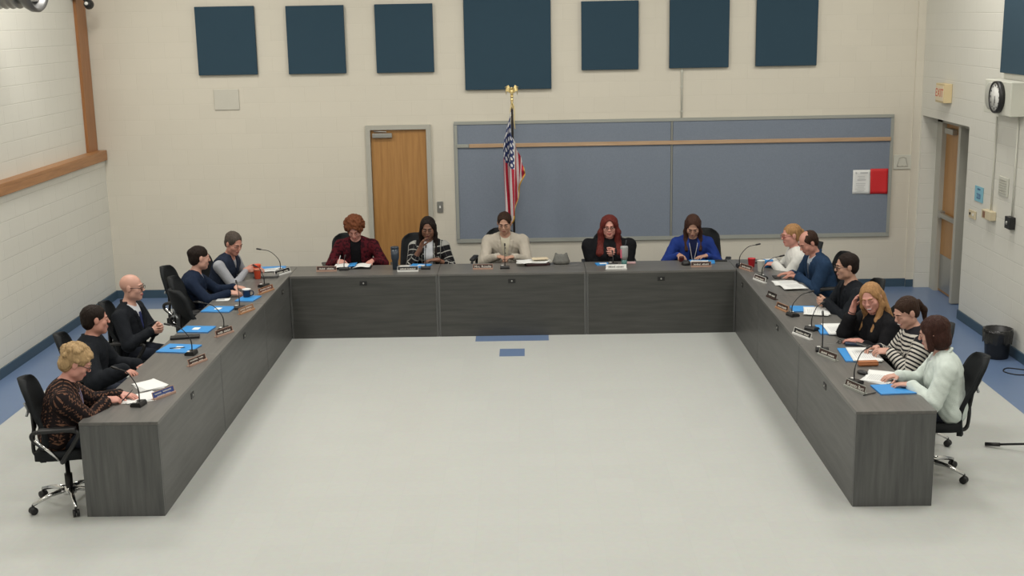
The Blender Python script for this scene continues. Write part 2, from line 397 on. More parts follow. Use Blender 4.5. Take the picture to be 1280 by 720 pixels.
hand(math.radians(-175), .10, .006).build('clock_hand', m_black, cb); hand(math.radians(-195), .075, .009).build('clock_hand', m_black, cb)
o = on_right('wall_notice', 14.02, 14.28, 1.485, 1.66, .006, mat('light_blue_card', (.22, .47, .58), .6), 'pale blue card with a dark number beside the double door', 'notice', bev=.001)
lettering('220', .085, m_plateblue, o, rtext(-.0075, 0, -.025)); lettering('ROOM', .03, m_plateblue, o, rtext(-.0075, 0, .055))
o = on_right('wall_outlet', 14.20, 14.42, 1.265, 1.36, .012, m_beige, 'cream two gang switch plate under the pale blue card', 'light switch', bev=.003)
for y in (-.05, .05): MB().box((-.018, y, .005), (.012, .018, .028)).build('toggle', m_black if y > 0 else m_white, o)
o = on_right('thermostat', 13.60, 13.86, 1.35, 1.45, .07, m_beige, 'beige wall box at the foot of the clock conduit', 'junction box')
MB().box((-.073, .05, 0), (.006, .06, .07)).build('box_window', mat('brown_window', (.25, .13, .08), .4), o)
MB().tube([(-.015, 0, .05), (-.015, 0, 1.09)], .009).build('conduit', m_offwhite, o)
o = on_right('call_button_box', 13.05, 13.20, 1.345, 1.475, .06, m_black, 'small black switch box on the right wall with a pale button', 'switch box')
MB().lathe([(.02, 0), (.02, .012), (.016, .016)], n=14, T=Matrix.Translation((-.06, 0, 0)) @ TR).build('button', m_alu, o)
MB().tube([(-.015, 0, .06), (-.015, 0, 1.13)], .009).build('conduit', m_offwhite, o)
o = on_right('wall_vent', 13.30, 13.56, 1.655, 1.86, .014, m_offwhite, 'small grey louvred plate between the two wall conduits', 'wall vent', bev=.003)
q = MB()
for k in range(6): q.box((-.017, 0, -.07+k*.028), (.006, .20, .008))
q.build('louvers', m_frame, o)

# ------------------------------------------------------------------ duct and camera up left
dt = empty('ventilation_duct', (-4.99, 13.0, 4.12)); tag(dt, 'round grey ribbed duct ending in a wide flared mouth high by the left wall', 'duct')
TX = Matrix.Rotation(PI/2, 4, 'Y')
prof = []
for k in range(9): prof += [(.285, -.66+k*.07), (.298, -.64+k*.07), (.285, -.62+k*.07)]
MB().lathe(prof, n=40, T=TX).build('duct_body', mat('galvanised_grey', (.27, .27, .26), .35, .6), dt)
MB().lathe([(.27, -.03), (.30, .0), (.33, .05), (.335, .11), (.32, .13), (.29, .11), (.27, .05), (.25, .0)], n=40, T=TX, caps=False).build('flared_mouth', mat('dark_flange', (.14, .14, .14), .35, .5), dt)
q = MB()
for k in range(5): q.box((.05, 0, -.2+k*.1), (.02, .46, .05), T=Matrix.Rotation(.0, 4, 'Y'))
q.build('inner_vanes', m_alu, dt)
MB().tube([(-.3, 0, .25), (-.3, 0, CEIL-4.12)], .012).build('hanger', m_alu, dt)
sc = empty('security_camera', (-5.37, 15.95, 3.92)); tag(sc, 'small black security camera at the top of the wooden post', 'camera')
MB().box((-.15, .05, .1), (.16, .05, .12), bev=.008).build('bracket', m_black, sc)
q = MB(); q.ell((0, -.0, -.02), (.06, .09, .065)); q.tube([(-.1, .04, .08), (-.02, 0, .01)], .02); q.build('camera_body', m_black, sc)
MB().lathe([(.022, 0), (.022, .012), (.008, .018)], n=14, T=Matrix.Translation((.0, -.085, -.01)) @ Matrix.Rotation(PI/2, 4, 'X')).build('lens', m_white, sc)

# ------------------------------------------------------------------ desks
def desk(x0, x1, y0, y1, side, label, near_end=False):
    """side: 'L','R','B' - which edge carries the long panel facing the middle of the room"""
    cx, cy = (x0+x1)/2, (y0+y1)/2; d = empty('desk', (cx, cy, 0)); tag(d, label, 'desk', 'grey laminate desks of the horseshoe')
    W2, L2 = (x1-x0)/2, (y1-y0)/2; g = .002
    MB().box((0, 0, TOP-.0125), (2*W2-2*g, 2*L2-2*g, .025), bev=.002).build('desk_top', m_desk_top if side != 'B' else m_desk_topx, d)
    h = TOP-.0255
    if side == 'B':
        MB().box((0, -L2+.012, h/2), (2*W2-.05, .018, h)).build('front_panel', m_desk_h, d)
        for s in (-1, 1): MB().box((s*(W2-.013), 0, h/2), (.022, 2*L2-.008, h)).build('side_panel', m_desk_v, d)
        gp = Matrix.Translation((.0, -L2+.003, .655)) @ Matrix.Rotation(PI/2, 4, 'X')
    else:
        s = 1 if side == 'L' else -1
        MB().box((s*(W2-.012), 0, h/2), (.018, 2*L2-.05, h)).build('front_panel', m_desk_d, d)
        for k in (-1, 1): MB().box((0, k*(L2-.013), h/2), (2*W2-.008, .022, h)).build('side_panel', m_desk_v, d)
        gp = Matrix.Translation((s*(W2-.003), .0, .655)) @ Matrix.Rotation(PI/2*s, 4, 'Y') @ Matrix.Rotation(PI/2, 4, 'Z')
    q = MB(); q.box((0, 0, .002), (.085, .05, .006), bev=.002)
    gr = q.build('cable_grommet', m_black, d); gr.matrix_local = gp
    if side != 'L': pass
    i = MB().lathe([(.010, 0), (.010, .004), (.004, .006)], n=12, T=Matrix.Translation((0, 0, .005))).build('socket', m_alu, gr)
    return d
LN = [8.80, 10.74, 12.69, 14.684]
for k in range(3):
    desk(XL-DEP, XL, LN[k], LN[k+1], 'L', ['grey laminate desk nearest the camera in the left arm', 'grey laminate desk in the middle of the left arm with two unused places', 'grey laminate desk at the far end of the left arm'][k])
    desk(XR, XR+DEP, LN[k], LN[k+1], 'R', ['grey laminate desk nearest the camera in the right arm', 'grey laminate desk in the middle of the right arm', 'grey laminate desk at the far end of the right arm with the cups'][k])
BX = [XL, -.952, .775, XR]
for k in range(3): desk(BX[k], BX[k+1], D0, D0+DEP, 'B', ['grey laminate desk at the back, left of the middle, with the dark tumbler', 'grey laminate desk at the back in the middle, before the flag', 'grey laminate desk at the back, right of the middle'][k])

# ------------------------------------------------------------------ flag on its pole
def flag():
    e = empty('flag_on_pole', (-.07, 15.95, 0)); tag(e, 'United States flag hanging from a dark pole topped by a gold eagle', 'flag')
    MB().lathe([(.17, 0), (.17, .02), (.12, .05), (.04, .09), (.025, .14)], n=24).build('pole_base', m_gold, e)
    MB().lathe([(.015, .05), (.015, 2.60), (.010, 2.62)], n=12).build('pole', mat('dark_pole', (.02, .014, .012), .35), e)
    MB().lathe([(.017, 2.50), (.02, 2.53), (.012, 2.58), (.02, 2.61), (.02, 2.63), (.010, 2.645)], n=12).build('pole_ferrule', m_gold, e)
    q = MB(); q.ell((0, 0, 2.66), (.022, .022, .018)); q.ell((0, -.005, 2.715), (.022, .02, .042)); q.ell((.0, -.02, 2.768), (.014, .02, .014))
    q.tube([(0, -.03, 2.77), (0, -.048, 2.76)], [.007, .002])
    for s in (-1, 1):
        for j in range(5):   # wing feathers, spread and lifted
            a = .15+j*.12
            q.tube([(s*.012, 0, 2.74-j*.008), (s*(.045+.006*j), .005, 2.795-j*.014), (s*(.088-.004*j), .008, 2.775-j*.024)], [.010, .012, .003])
        q.tube([(s*.01, 0, 2.68), (s*.014, -.01, 2.655)], .006)
    q.tube([(0, .01, 2.69), (0, .03, 2.66)], [.015, .02]); q.build('eagle_finial', m_gold, e)
    # cloth: s runs down the hoist, t along the fly
    ns, nt_ = 60, 90; V = []; F = []; UV = []
    def sm(x): x = max(0, min(1, x)); return x*x*(3-2*x)
    for j in range(nt_+1):
        t = j/nt_
        for i in range(ns+1):
            s = i/ns
            z = 2.55-.78*s*(1-t)-t*(1.62-.74*s*sm(s))
            sp = sm((2.60-z)/.62)
            x = (-.125+.265*(s**1.15))*sp*(1-.18*sm((1.75-z)/.6)) + .010*math.sin(s*24+t*3)*sp
            y = -.045-.05*math.sin(s*PI*4.5+.6)*sp - .02*math.sin(t*7+s*5)*sp
            V.append((x, y, z)); UV.append((t, s))
    for j in range(nt_):
        for i in range(ns): a = j*(ns+1)+i; F.append((a, a+1, a+ns+2, a+ns+1))
    m = bpy.data.materials.new('flag_cloth'); m.use_nodes = True; nt = m.node_tree; b = nt.nodes['Principled BSDF']; b.inputs['Roughness'].default_value = .7
    uv = nd(nt, 'ShaderNodeUVMap'); sp = nd(nt, 'ShaderNodeSeparateXYZ'); nt.links.new(uv.outputs[0], sp.inputs[0])
    def mth(op, a, b_=None, c=None):
        n = nd(nt, 'ShaderNodeMath', operation=op)
        for i_, v in enumerate((a, b_, c)):
            if v is None: continue
            if isinstance(v, (int, float)): n.inputs[i_].default_value = v
            else: nt.links.new(v, n.inputs[i_])
        return n.outputs[0]
    t_, s_ = sp.outputs[0], sp.outputs[1]
    par = mth('LESS_THAN', mth('FRACT', mth('MULTIPLY', s_, 6.5)), .5)
    can = mth('MULTIPLY', mth('LESS_THAN', t_, .40), mth('LESS_THAN', s_, 7/13))
    # stars: staggered dots
    gx = mth('MULTIPLY', t_, 5/.40); gy = mth('MULTIPLY', s_, 4/(7/13))
    def dots(ox, oy):
        a = mth('SUBTRACT', mth('FRACT', mth('ADD', gx, ox)), .5); c = mth('SUBTRACT', mth('FRACT', mth('ADD', gy, oy)), .5)
        return mth('LESS_THAN', mth('ADD', mth('MULTIPLY', a, a), mth('MULTIPLY', c, c)), .050)
    st = mth('MAXIMUM', dots(0, 0), dots(.5, .5))
    def mix(f, a, b_):
        n = nd(nt, 'ShaderNodeMix', data_type='RGBA'); nt.links.new(f, n.inputs[0])
        for i_, v in ((6, a), (7, b_)):
            if isinstance(v, tuple): n.inputs[i_].default_value = (*v, 1)
            else: nt.links.new(v, n.inputs[i_])
        return n.outputs[2]
    col = mix(can, mix(par, (.62, .60, .60), (.42, .015, .04)), mix(st, (.02, .035, .13), (.72, .72, .74)))
    nt.links.new(col, b.inputs['Base Color'])
    o = mesh_obj('flag_cloth', V, F, m, e, True); ul = o.data.uv_layers.new(name='UVMap')
    ul.data.foreach_set('uv', [c for l in o.data.loops for c in UV[l.vertex_index]])
    md = o.modifiers.new('thick', 'SOLIDIFY'); md.thickness = .004
    q = MB(); E1 = [V[nt_*(ns+1)+i] for i in range(ns+1)]; q.tube(E1, .009); E2 = [V[j*(ns+1)+ns] for j in range(nt_+1)]; q.tube(E2, .008)
    q.build('gold_fringe', mat('gold_fringe', (.62, .36, .06), .7), e)
    q = MB(); q.tube(bez([(0, -.02, 2.6), (.03, -.03, 2.5), (.025, -.04, 2.35), (.035, -.04, 2.25)]), .006); q.tube(bez([(0, -.02, 2.6), (-.02, -.03, 2.5), (-.015, -.04, 2.42)]), .006)
    q.build('gold_cord', m_gold, e)
flag()

# ------------------------------------------------------------------ office chair
def shell(fn, nu, nv, th):
    """two-sided curved plate from fn(u,v)->(point, normal)"""
    V = []; F = []
    for s in (0, 1):
        for j in range(nv+1):
            for i in range(nu+1):
                p, n = fn(i/nu*2-1, j/nv); V.append(Vector(p)+Vector(n)*(th*(s-.5)))
    N = (nu+1)*(nv+1)
    for j in range(nv):
        for i in range(nu):
            a = j*(nu+1)+i; F.append((a, a+1, a+nu+2, a+nu+1)); F.append((N+a, N+a+nu+1, N+a+nu+2, N+a+1))
    ring = [i for i in range(nu+1)]+[j*(nu+1)+nu for j in range(1, nv+1)]+[nv*(nu+1)+i for i in range(nu-1, -1, -1)]+[j*(nu+1) for j in range(nv-1, 0, -1)]
    for k in range(len(ring)): a, b = ring[k], ring[(k+1) % len(ring)]; F.append((a, N+a, N+b, b))
    return V, F
def make_chair():
    """faces +Y, origin on the floor under the seat"""
    c = empty('office_chair')
    def back(u, v):
        prof = (.80+.20*math.sin(min(1, v*2.2)*PI/2))*(1-.20*max(0, v-.45)/.55)*(1 if v < .84 else math.sqrt(max(.0, 1-((v-.84)/.16)**2*.75)))*(1 if v > .08 else .86+1.75*v)
        x = .215*prof*u; z = .40+.64*v
        y = -.165-.045*math.cos(v*PI*1.25)*(v < .4)*0 - .02+.045*math.sin(min(v, .62)/.62*PI) - .20*max(0, v-.38)**1.5 + .045*u*u
        return (x, y, z), (0, 1, 0)
    V, F = shell(back, 14, 22, .04); mesh_obj('backrest', V, F, m_blackfab, c, True)
    q = MB(); q.tube(bez([(0, -.10, .41), (0, -.22, .42), (0, -.235, .52), (0, -.205, .70)]), [.017]*12+[.015]*13); q.box((0, -.215, .70), (.10, .02, .16), bev=.008)
    q.build('back_support', m_black, c)
    q = MB()
    for a in range(3): q.tube([(0, -.245, .78), (.06*math.cos(PI/2+a*2.09), -.25-.02*(a == 0), .78+.06*math.sin(PI/2+a*2.09))], .011)
    q.build('back_bracket', m_silver, c)
    def seat(u, v): 
        w_ = .230*(1-.12*abs(2*v-1)**3); return (w_*u, -.19+.43*v, .455+.012*(u*u)-.02*max(0, v-.75)*2), (0, 0, 1)
    V, F = shell(seat, 12, 12, .07); mesh_obj('seat', V, F, m_blackfab, c, True)
    for s in (-1, 1):
        q = MB(); q.tube(bez([(s*.20, .02, .42), (s*.29, .03, .45), (s*.305, .12, .58), (s*.30, .16, .67), (s*.30, .05, .695), (s*.30, -.14, .69), (s*.30, -.17, .64), (s*.295, -.09, .56)]), .017)
        q.box((s*.30, .01, .70), (.07, .28, .03), bev=.012); q.build('armrest', m_black, c)
        MB().tube([(s*.315, -.15, .64), (s*.27, .02, .44)], .013).build('arm_strut', m_chrome, c)
    q = MB(); q.lathe([(.03, .12), (.03, .25), (.018, .25), (.018, .41)], n=16); q.box((0, 0, .415), (.20, .24, .03), bev=.006); q.build('gas_lift', m_black, c)
    b = MB().lathe([(.05, .09), (.055, .10), (.05, .14), (.03, .15)], n=18).build('base_hub', m_chrome, c)
    for k in range(5):
        a = 2*PI*k/5+.3; dx, dy = math.cos(a), math.sin(a)
        MB().tube([(dx*.04, dy*.04, .125), (dx*.16, dy*.16, .115), (dx*.30, dy*.30, .075)], [.022, .018, .013]).build('base_leg', m_chrome, c)
        q = MB(); T = Matrix.Translation((dx*.30, dy*.30, .030)) @ Matrix.Rotation(a, 4, 'Z') @ Matrix.Rotation(PI/2, 4, 'X')
        for s in (-1, 1): q.lathe([(.012, -.010), (.029, -.010), (.029, .010), (.012, .010)], (0, 0, s*.014), n=16, T=T)
        q.tube([(dx*.30, dy*.30, .03), (dx*.30, dy*.30, .078)], .009); q.build('caster', m_black, c)
    return c
CH0 = make_chair(); ch_used = [False]
def chair(x, y, face, label, twist=0):
    c = CH0 if not ch_used[0] else copy_tree(CH0); ch_used[0] = True
    c.location = (x, y, 0); c.rotation_euler = (0, 0, math.radians(face+twist)-PI/2)
    tag(c, label, 'office chair', 'black swivel chairs around the desks'); return c

# ------------------------------------------------------------------ signed distance body builder
class Field:
    def __init__(s, lo, hi, h):
        s.lo = np.array(lo, float); s.h = h; s.n = np.ceil((np.array(hi)-lo)/h).astype(int)+1
        s.d = np.full(tuple(s.n), .06, np.float32)
        s.ax = [(s.lo[i]+h*np.arange(s.n[i])).astype(np.float32) for i in range(3)]
    def sub(s, lo, hi, m):
        a = np.maximum(np.floor((np.array(lo)-m-s.lo)/s.h).astype(int), 0); b = np.minimum(np.ceil((np.array(hi)+m-s.lo)/s.h).astype(int)+1, s.n)
        sl = tuple(slice(max(0, a[i]), max(a[i]+1, b[i])) for i in range(3))
        return sl, s.ax[0][sl[0]][:, None, None], s.ax[1][sl[1]][None, :, None], s.ax[2][sl[2]][None, None, :]
def prim_d(p, X, Y, Z):
    if p[0] == 'cap':
        _, a, b, ra, rb = p[:5]; ax, ay, az = a; bx, by, bz = b
        dx, dy, dz = bx-ax, by-ay, bz-az; L = dx*dx+dy*dy+dz*dz+1e-9
        t = np.clip(((X-ax)*dx+(Y-ay)*dy+(Z-az)*dz)/L, 0, 1)
        return np.sqrt((X-ax-t*dx)**2+(Y-ay-t*dy)**2+(Z-az-t*dz)**2)-(ra+(rb-ra)*t)
    _, c, A, r = p[:4]
    q = [((X-c[0])*A[i][0]+(Y-c[1])*A[i][1]+(Z-c[2])*A[i][2]) for i in range(3)]
    k0 = np.sqrt(sum((q[i]/r[i])**2 for i in range(3))); k1 = np.sqrt(sum((q[i]/(r[i]*r[i]))**2 for i in range(3)))+1e-6
    return k0*(k0-1)/k1
def prim_box(p):
    if p[0] == 'cap':
        a, b = np.array(p[1]), np.array(p[2]); r = max(p[3], p[4]); return np.minimum(a, b)-r, np.maximum(a, b)+r
    c = np.array(p[1]); r = max(p[3]); return c-r, c+r
def cap(a, b, ra, rb, k=.01): return ('cap', tuple(a), tuple(b), ra, rb, k, 1)
def ell(c, A, r, k=.01): return ('ell', tuple(c), tuple(tuple(v) for v in A), tuple(r), k, 1)
def minus(p): return p[:-1]+(-1,)
def smin(a, b, k):
    if k < 1e-4: return np.minimum(a, b)
    h = np.maximum(k-np.abs(a-b), 0)/k; return np.minimum(a, b)-h*h*k*.25
def evaluate(prims, h, noise=0, nfreq=40, cuts=(), grow=0):
    los, his = zip(*[prim_box(p) for p in prims if p[-1] > 0])
    F = Field(np.min(los, 0)-.03-grow, np.max(his, 0)+.03+grow, h)
    for p in prims:
        k = p[-2]; lo, hi = prim_box(p); sl, X, Y, Z = F.sub(lo, hi, .03+k+grow)
        v = prim_d(p, X, Y, Z)
        if p[-1] > 0: F.d[sl] = smin(F.d[sl], v-grow, k)
        else: F.d[sl] = -smin(-F.d[sl], v, k)
    X, Y, Z = F.ax[0][:, None, None], F.ax[1][None, :, None], F.ax[2][None, None, :]
    if noise:
        f = nfreq
        F.d += noise*(np.sin(X*f+1.3*np.sin(Z*f*.6))*np.sin(Y*f*.9+1.1*np.sin(X*f*.5))*np.cos(Z*f*.7+np.sin(Y*f*.8))+.5*np.sin(X*f*2.3+Z*f*1.1)*np.sin(Y*f*1.9-Z*f*1.7)).astype(np.float32)
    for c in cuts: F.d = np.maximum(F.d, c(X, Y, Z).astype(np.float32)) if not getattr(c, 'groove', 0) else F.d+c(X, Y, Z).astype(np.float32)
    return F
CORN = [(i, j, k) for i in (0, 1) for j in (0, 1) for k in (0, 1)]
EDG = [(a, b) for a in CORN for b in CORN if sum(abs(a[i]-b[i]) for i in range(3)) == 1 and a < b]
def surface(F):
    d = F.d; d[0] = d[-1] = .05; d[:, 0] = d[:, -1] = .05; d[:, :, 0] = d[:, :, -1] = .05
    S = d < 0; cnt = np.zeros([n-1 for n in d.shape], np.uint8)
    n0, n1, n2 = d.shape
    for (a, b, c) in CORN: cnt += S[a:n0-1+a, b:n1-1+b, c:n2-1+c]
    mixed = (cnt > 0) & (cnt < 8); cells = np.argwhere(mixed); idx = np.full(mixed.shape, -1, np.int32); idx[mixed] = np.arange(len(cells))
    acc = np.zeros((len(cells), 3)); c_ = np.zeros(len(cells)); i, j, k = cells.T
    for a, b in EDG:
        va = d[i+a[0], j+a[1], k+a[2]].astype(float); vb = d[i+b[0], j+b[1], k+b[2]].astype(float)
        m = (va < 0) != (vb < 0); t = np.where(m, va/(va-vb+1e-12), 0)
        pos = np.array(a)+(np.array(b)-np.array(a))*t[:, None]; acc += pos*m[:, None]; c_ += m
    V = F.lo+F.h*(cells+acc/c_[:, None]); Q = []
    for ax in range(3):
        s0 = [slice(None)]*3; s1 = [slice(None)]*3; s0[ax] = slice(0, -1); s1[ax] = slice(1, None)
        A, B = S[tuple(s0)], S[tuple(s1)]; e = np.argwhere(A != B); b1, b2 = [(1, 2), (2, 0), (0, 1)][ax]
        flip = A[tuple(e.T)]; o1 = np.zeros(3, int); o1[b1] = 1; o2 = np.zeros(3, int); o2[b2] = 1
        q = [idx[tuple((e-o).T)] for o in (o1+o2, o2, 0*o1, o1)]
        q = np.stack(q, 1); q[~flip] = q[~flip][:, ::-1]; Q.append(q)
    Q = np.concatenate(Q); Q = Q[(Q >= 0).all(1)]
    return V, Q
def sdf_obj(name, F, mats, parent, origin, attr=None, matfn=None):
    V, Q = surface(F); me = bpy.data.meshes.new(name)
    me.vertices.add(len(V)); me.vertices.foreach_set('co', (V-np.array(origin)).astype(np.float32).ravel())
    me.loops.add(len(Q)*4); me.loops.foreach_set('vertex_index', Q.astype(np.int32).ravel())
    me.polygons.add(len(Q)); me.polygons.foreach_set('loop_start', np.arange(0, len(Q)*4, 4, dtype=np.int32))
    me.polygons.foreach_set('use_smooth', np.ones(len(Q), bool))
    for m in (mats if isinstance(mats, (list, tuple)) else [mats]): me.materials.append(m)
    if matfn is not None: me.polygons.foreach_set('material_index', matfn(V[Q].mean(1)).astype(np.int32))
    me.update(calc_edges=True)
    if attr is not None:
        a = attr(V); at = me.attributes.new('along', 'FLOAT_VECTOR', 'POINT'); at.data.foreach_set('vector', a.astype(np.float32).ravel())
    o = bpy.data.objects.new(name, me); link(o, parent); return o
def A3(*v): return np.array(v, float)
def nrm(v): v = np.array(v, float); return v/(np.linalg.norm(v)+1e-9)

# cloth patterns use the 'along' attribute (distance along the limb, distance round it)
def cloth(name, c, kind='plain', c2=None, c3=None, rough=.85):
    if name in MATS: return MATS[name]
    if kind == 'plain': return mat(name, c, rough, bump=.25, bscale=90, var=.12, vscale=14, spec=.12)
    m = bpy.data.materials.new(name); m.use_nodes = True; nt = m.node_tree; b = nt.nodes['Principled BSDF']; b.inputs['Roughness'].default_value = rough; b.inputs['Specular IOR Level'].default_value = .12
    at = nd(nt, 'ShaderNodeAttribute', attribute_name='along'); sp = nd(nt, 'ShaderNodeSeparateXYZ'); nt.links.new(at.outputs['Vector'], sp.inputs[0])
    def mth(op, a, b_=None):
        n = nd(nt, 'ShaderNodeMath', operation=op)
        for i_, v in enumerate((a, b_)):
            if v is None: continue
            if isinstance(v, (int, float)): n.inputs[i_].default_value = v
            else: nt.links.new(v, n.inputs[i_])
        return n.outputs[0]
    u, v = sp.outputs[0], sp.outputs[1]
    if kind == 'stripe': f = mth('LESS_THAN', mth('FRACT', mth('MULTIPLY', u, 30)), .45)
    elif kind == 'plaid':
        f = mth('MAXIMUM', mth('LESS_THAN', mth('FRACT', mth('MULTIPLY', u, 13)), .15), mth('LESS_THAN', mth('FRACT', mth('MULTIPLY', v, 13)), .15))
    elif kind == 'zigzag':
        w_ = mth('PINGPONG', mth('MULTIPLY', u, 1), .014); n = nd(nt, 'ShaderNodeTexNoise'); n.inputs['Scale'].default_value = 45
        nt.links.new(at.outputs['Vector'], n.inputs['Vector'])
        s = mth('FRACT', mth('MULTIPLY', mth('ADD', v, mth('MULTIPLY', w_, 1.0)), 24))
        f = mth('MULTIPLY', mth('LESS_THAN', s, .30), mth('GREATER_THAN', n.outputs['Fac'], .46))
    elif kind == 'brocade':
        n = nd(nt, 'ShaderNodeTexNoise'); n.inputs['Scale'].default_value = 28; n.inputs['Detail'].default_value = 3; nt.links.new(at.outputs['Vector'], n.inputs['Vector'])
        f = mth('GREATER_THAN', n.outputs['Fac'], .52)
    mx = nd(nt, 'ShaderNodeMix', data_type='RGBA'); nt.links.new(f, mx.inputs[0]); mx.inputs[6].default_value = (*c, 1); mx.inputs[7].default_value = (*c2, 1)
    nt.links.new(mx.outputs[2], b.inputs['Base Color']); MATS[name] = m; return m
def skin(name, c): return mat('skin_'+name, c, .5, var=.08, vscale=18)
SKIN = {'fair': (.56, .31, .24), 'pink': (.60, .29, .235), 'tan': (.46, .26, .185), 'brown': (.20, .095, .06), 'ruddy': (.52, .25, .19)}
LIP = {'fair': (.42, .13, .12), 'pink': (.45, .13, .12), 'tan': (.33, .13, .10), 'brown': (.16, .05, .04), 'ruddy': (.38, .13, .11)}
def hairmat(n, c):
    if 'hair_'+n in MATS: return MATS['hair_'+n]
    m = mat('hair_'+n, c, .55, bump=.9, bscale=55, var=.55, vscale=30, spec=.15)
    for t in [t for t in m.node_tree.nodes if t.type == 'TEX_NOISE']:      # strands: stretch the noise along the fall of the hair
        mp = nd(m.node_tree, 'ShaderNodeMapping'); mp.inputs['Scale'].default_value = (2.2, 2.2, .35)
        src = t.inputs['Vector'].links[0].from_socket; m.node_tree.links.new(src, mp.inputs['Vector']); m.node_tree.links.new(mp.outputs[0], t.inputs['Vector'])
    return m

def hand_prims(Wp, d, n, side, curl=.3, spread=1., thumb=.6):
    """wrist, finger direction, palm normal, side +1 right / -1 left"""
    d = nrm(d); n = np.array(n, float); n = nrm(n-d*np.dot(n, d)); tl = side*np.cross(d, n); P = []
    P.append(ell(Wp+d*.048, (tl, d, n), (.041, .052, .0165), .012)); P.append(cap(Wp-d*.02, Wp+d*.03, .025, .024, .012))
    for f_, b_, L, r in ((.084, .031, .074, .0092), (.089, .0105, .082, .0094), (.086, -.0105, .076, .009), (.077, -.030, .060, .0082)):
        p = Wp+d*f_+tl*b_; di = nrm(d+tl*b_*4.2*spread); a = 0
        P.append(cap(Wp+d*.045+tl*b_*.8, p, .0125, r+.0005, .006))
        for seg, ca in ((.44, .9), (.31, 1.25), (.25, .8)):
            a += curl*ca; v = nrm(di*math.cos(a)+n*math.sin(a)); q = p+v*L*seg; P.append(cap(p, q, r, r*.93, .0015)); p = q; r *= .93
    p = Wp+d*.022+tl*.034; P.append(cap(Wp+d*.012+tl*.012, p, .017, .0135, .01))
    v = nrm(d*(.55+.3*thumb)+tl*(.85-.5*thumb)+n*(.2+.3*thumb)); r = .012
    for seg in (.036, .032, .026):
        q = p+v*seg; P.append(cap(p, q, r, r*.92, .003)); p = q; r *= .92; v = nrm(v+d*.25+n*.3*curl*2-tl*.2*thumb)
    return P

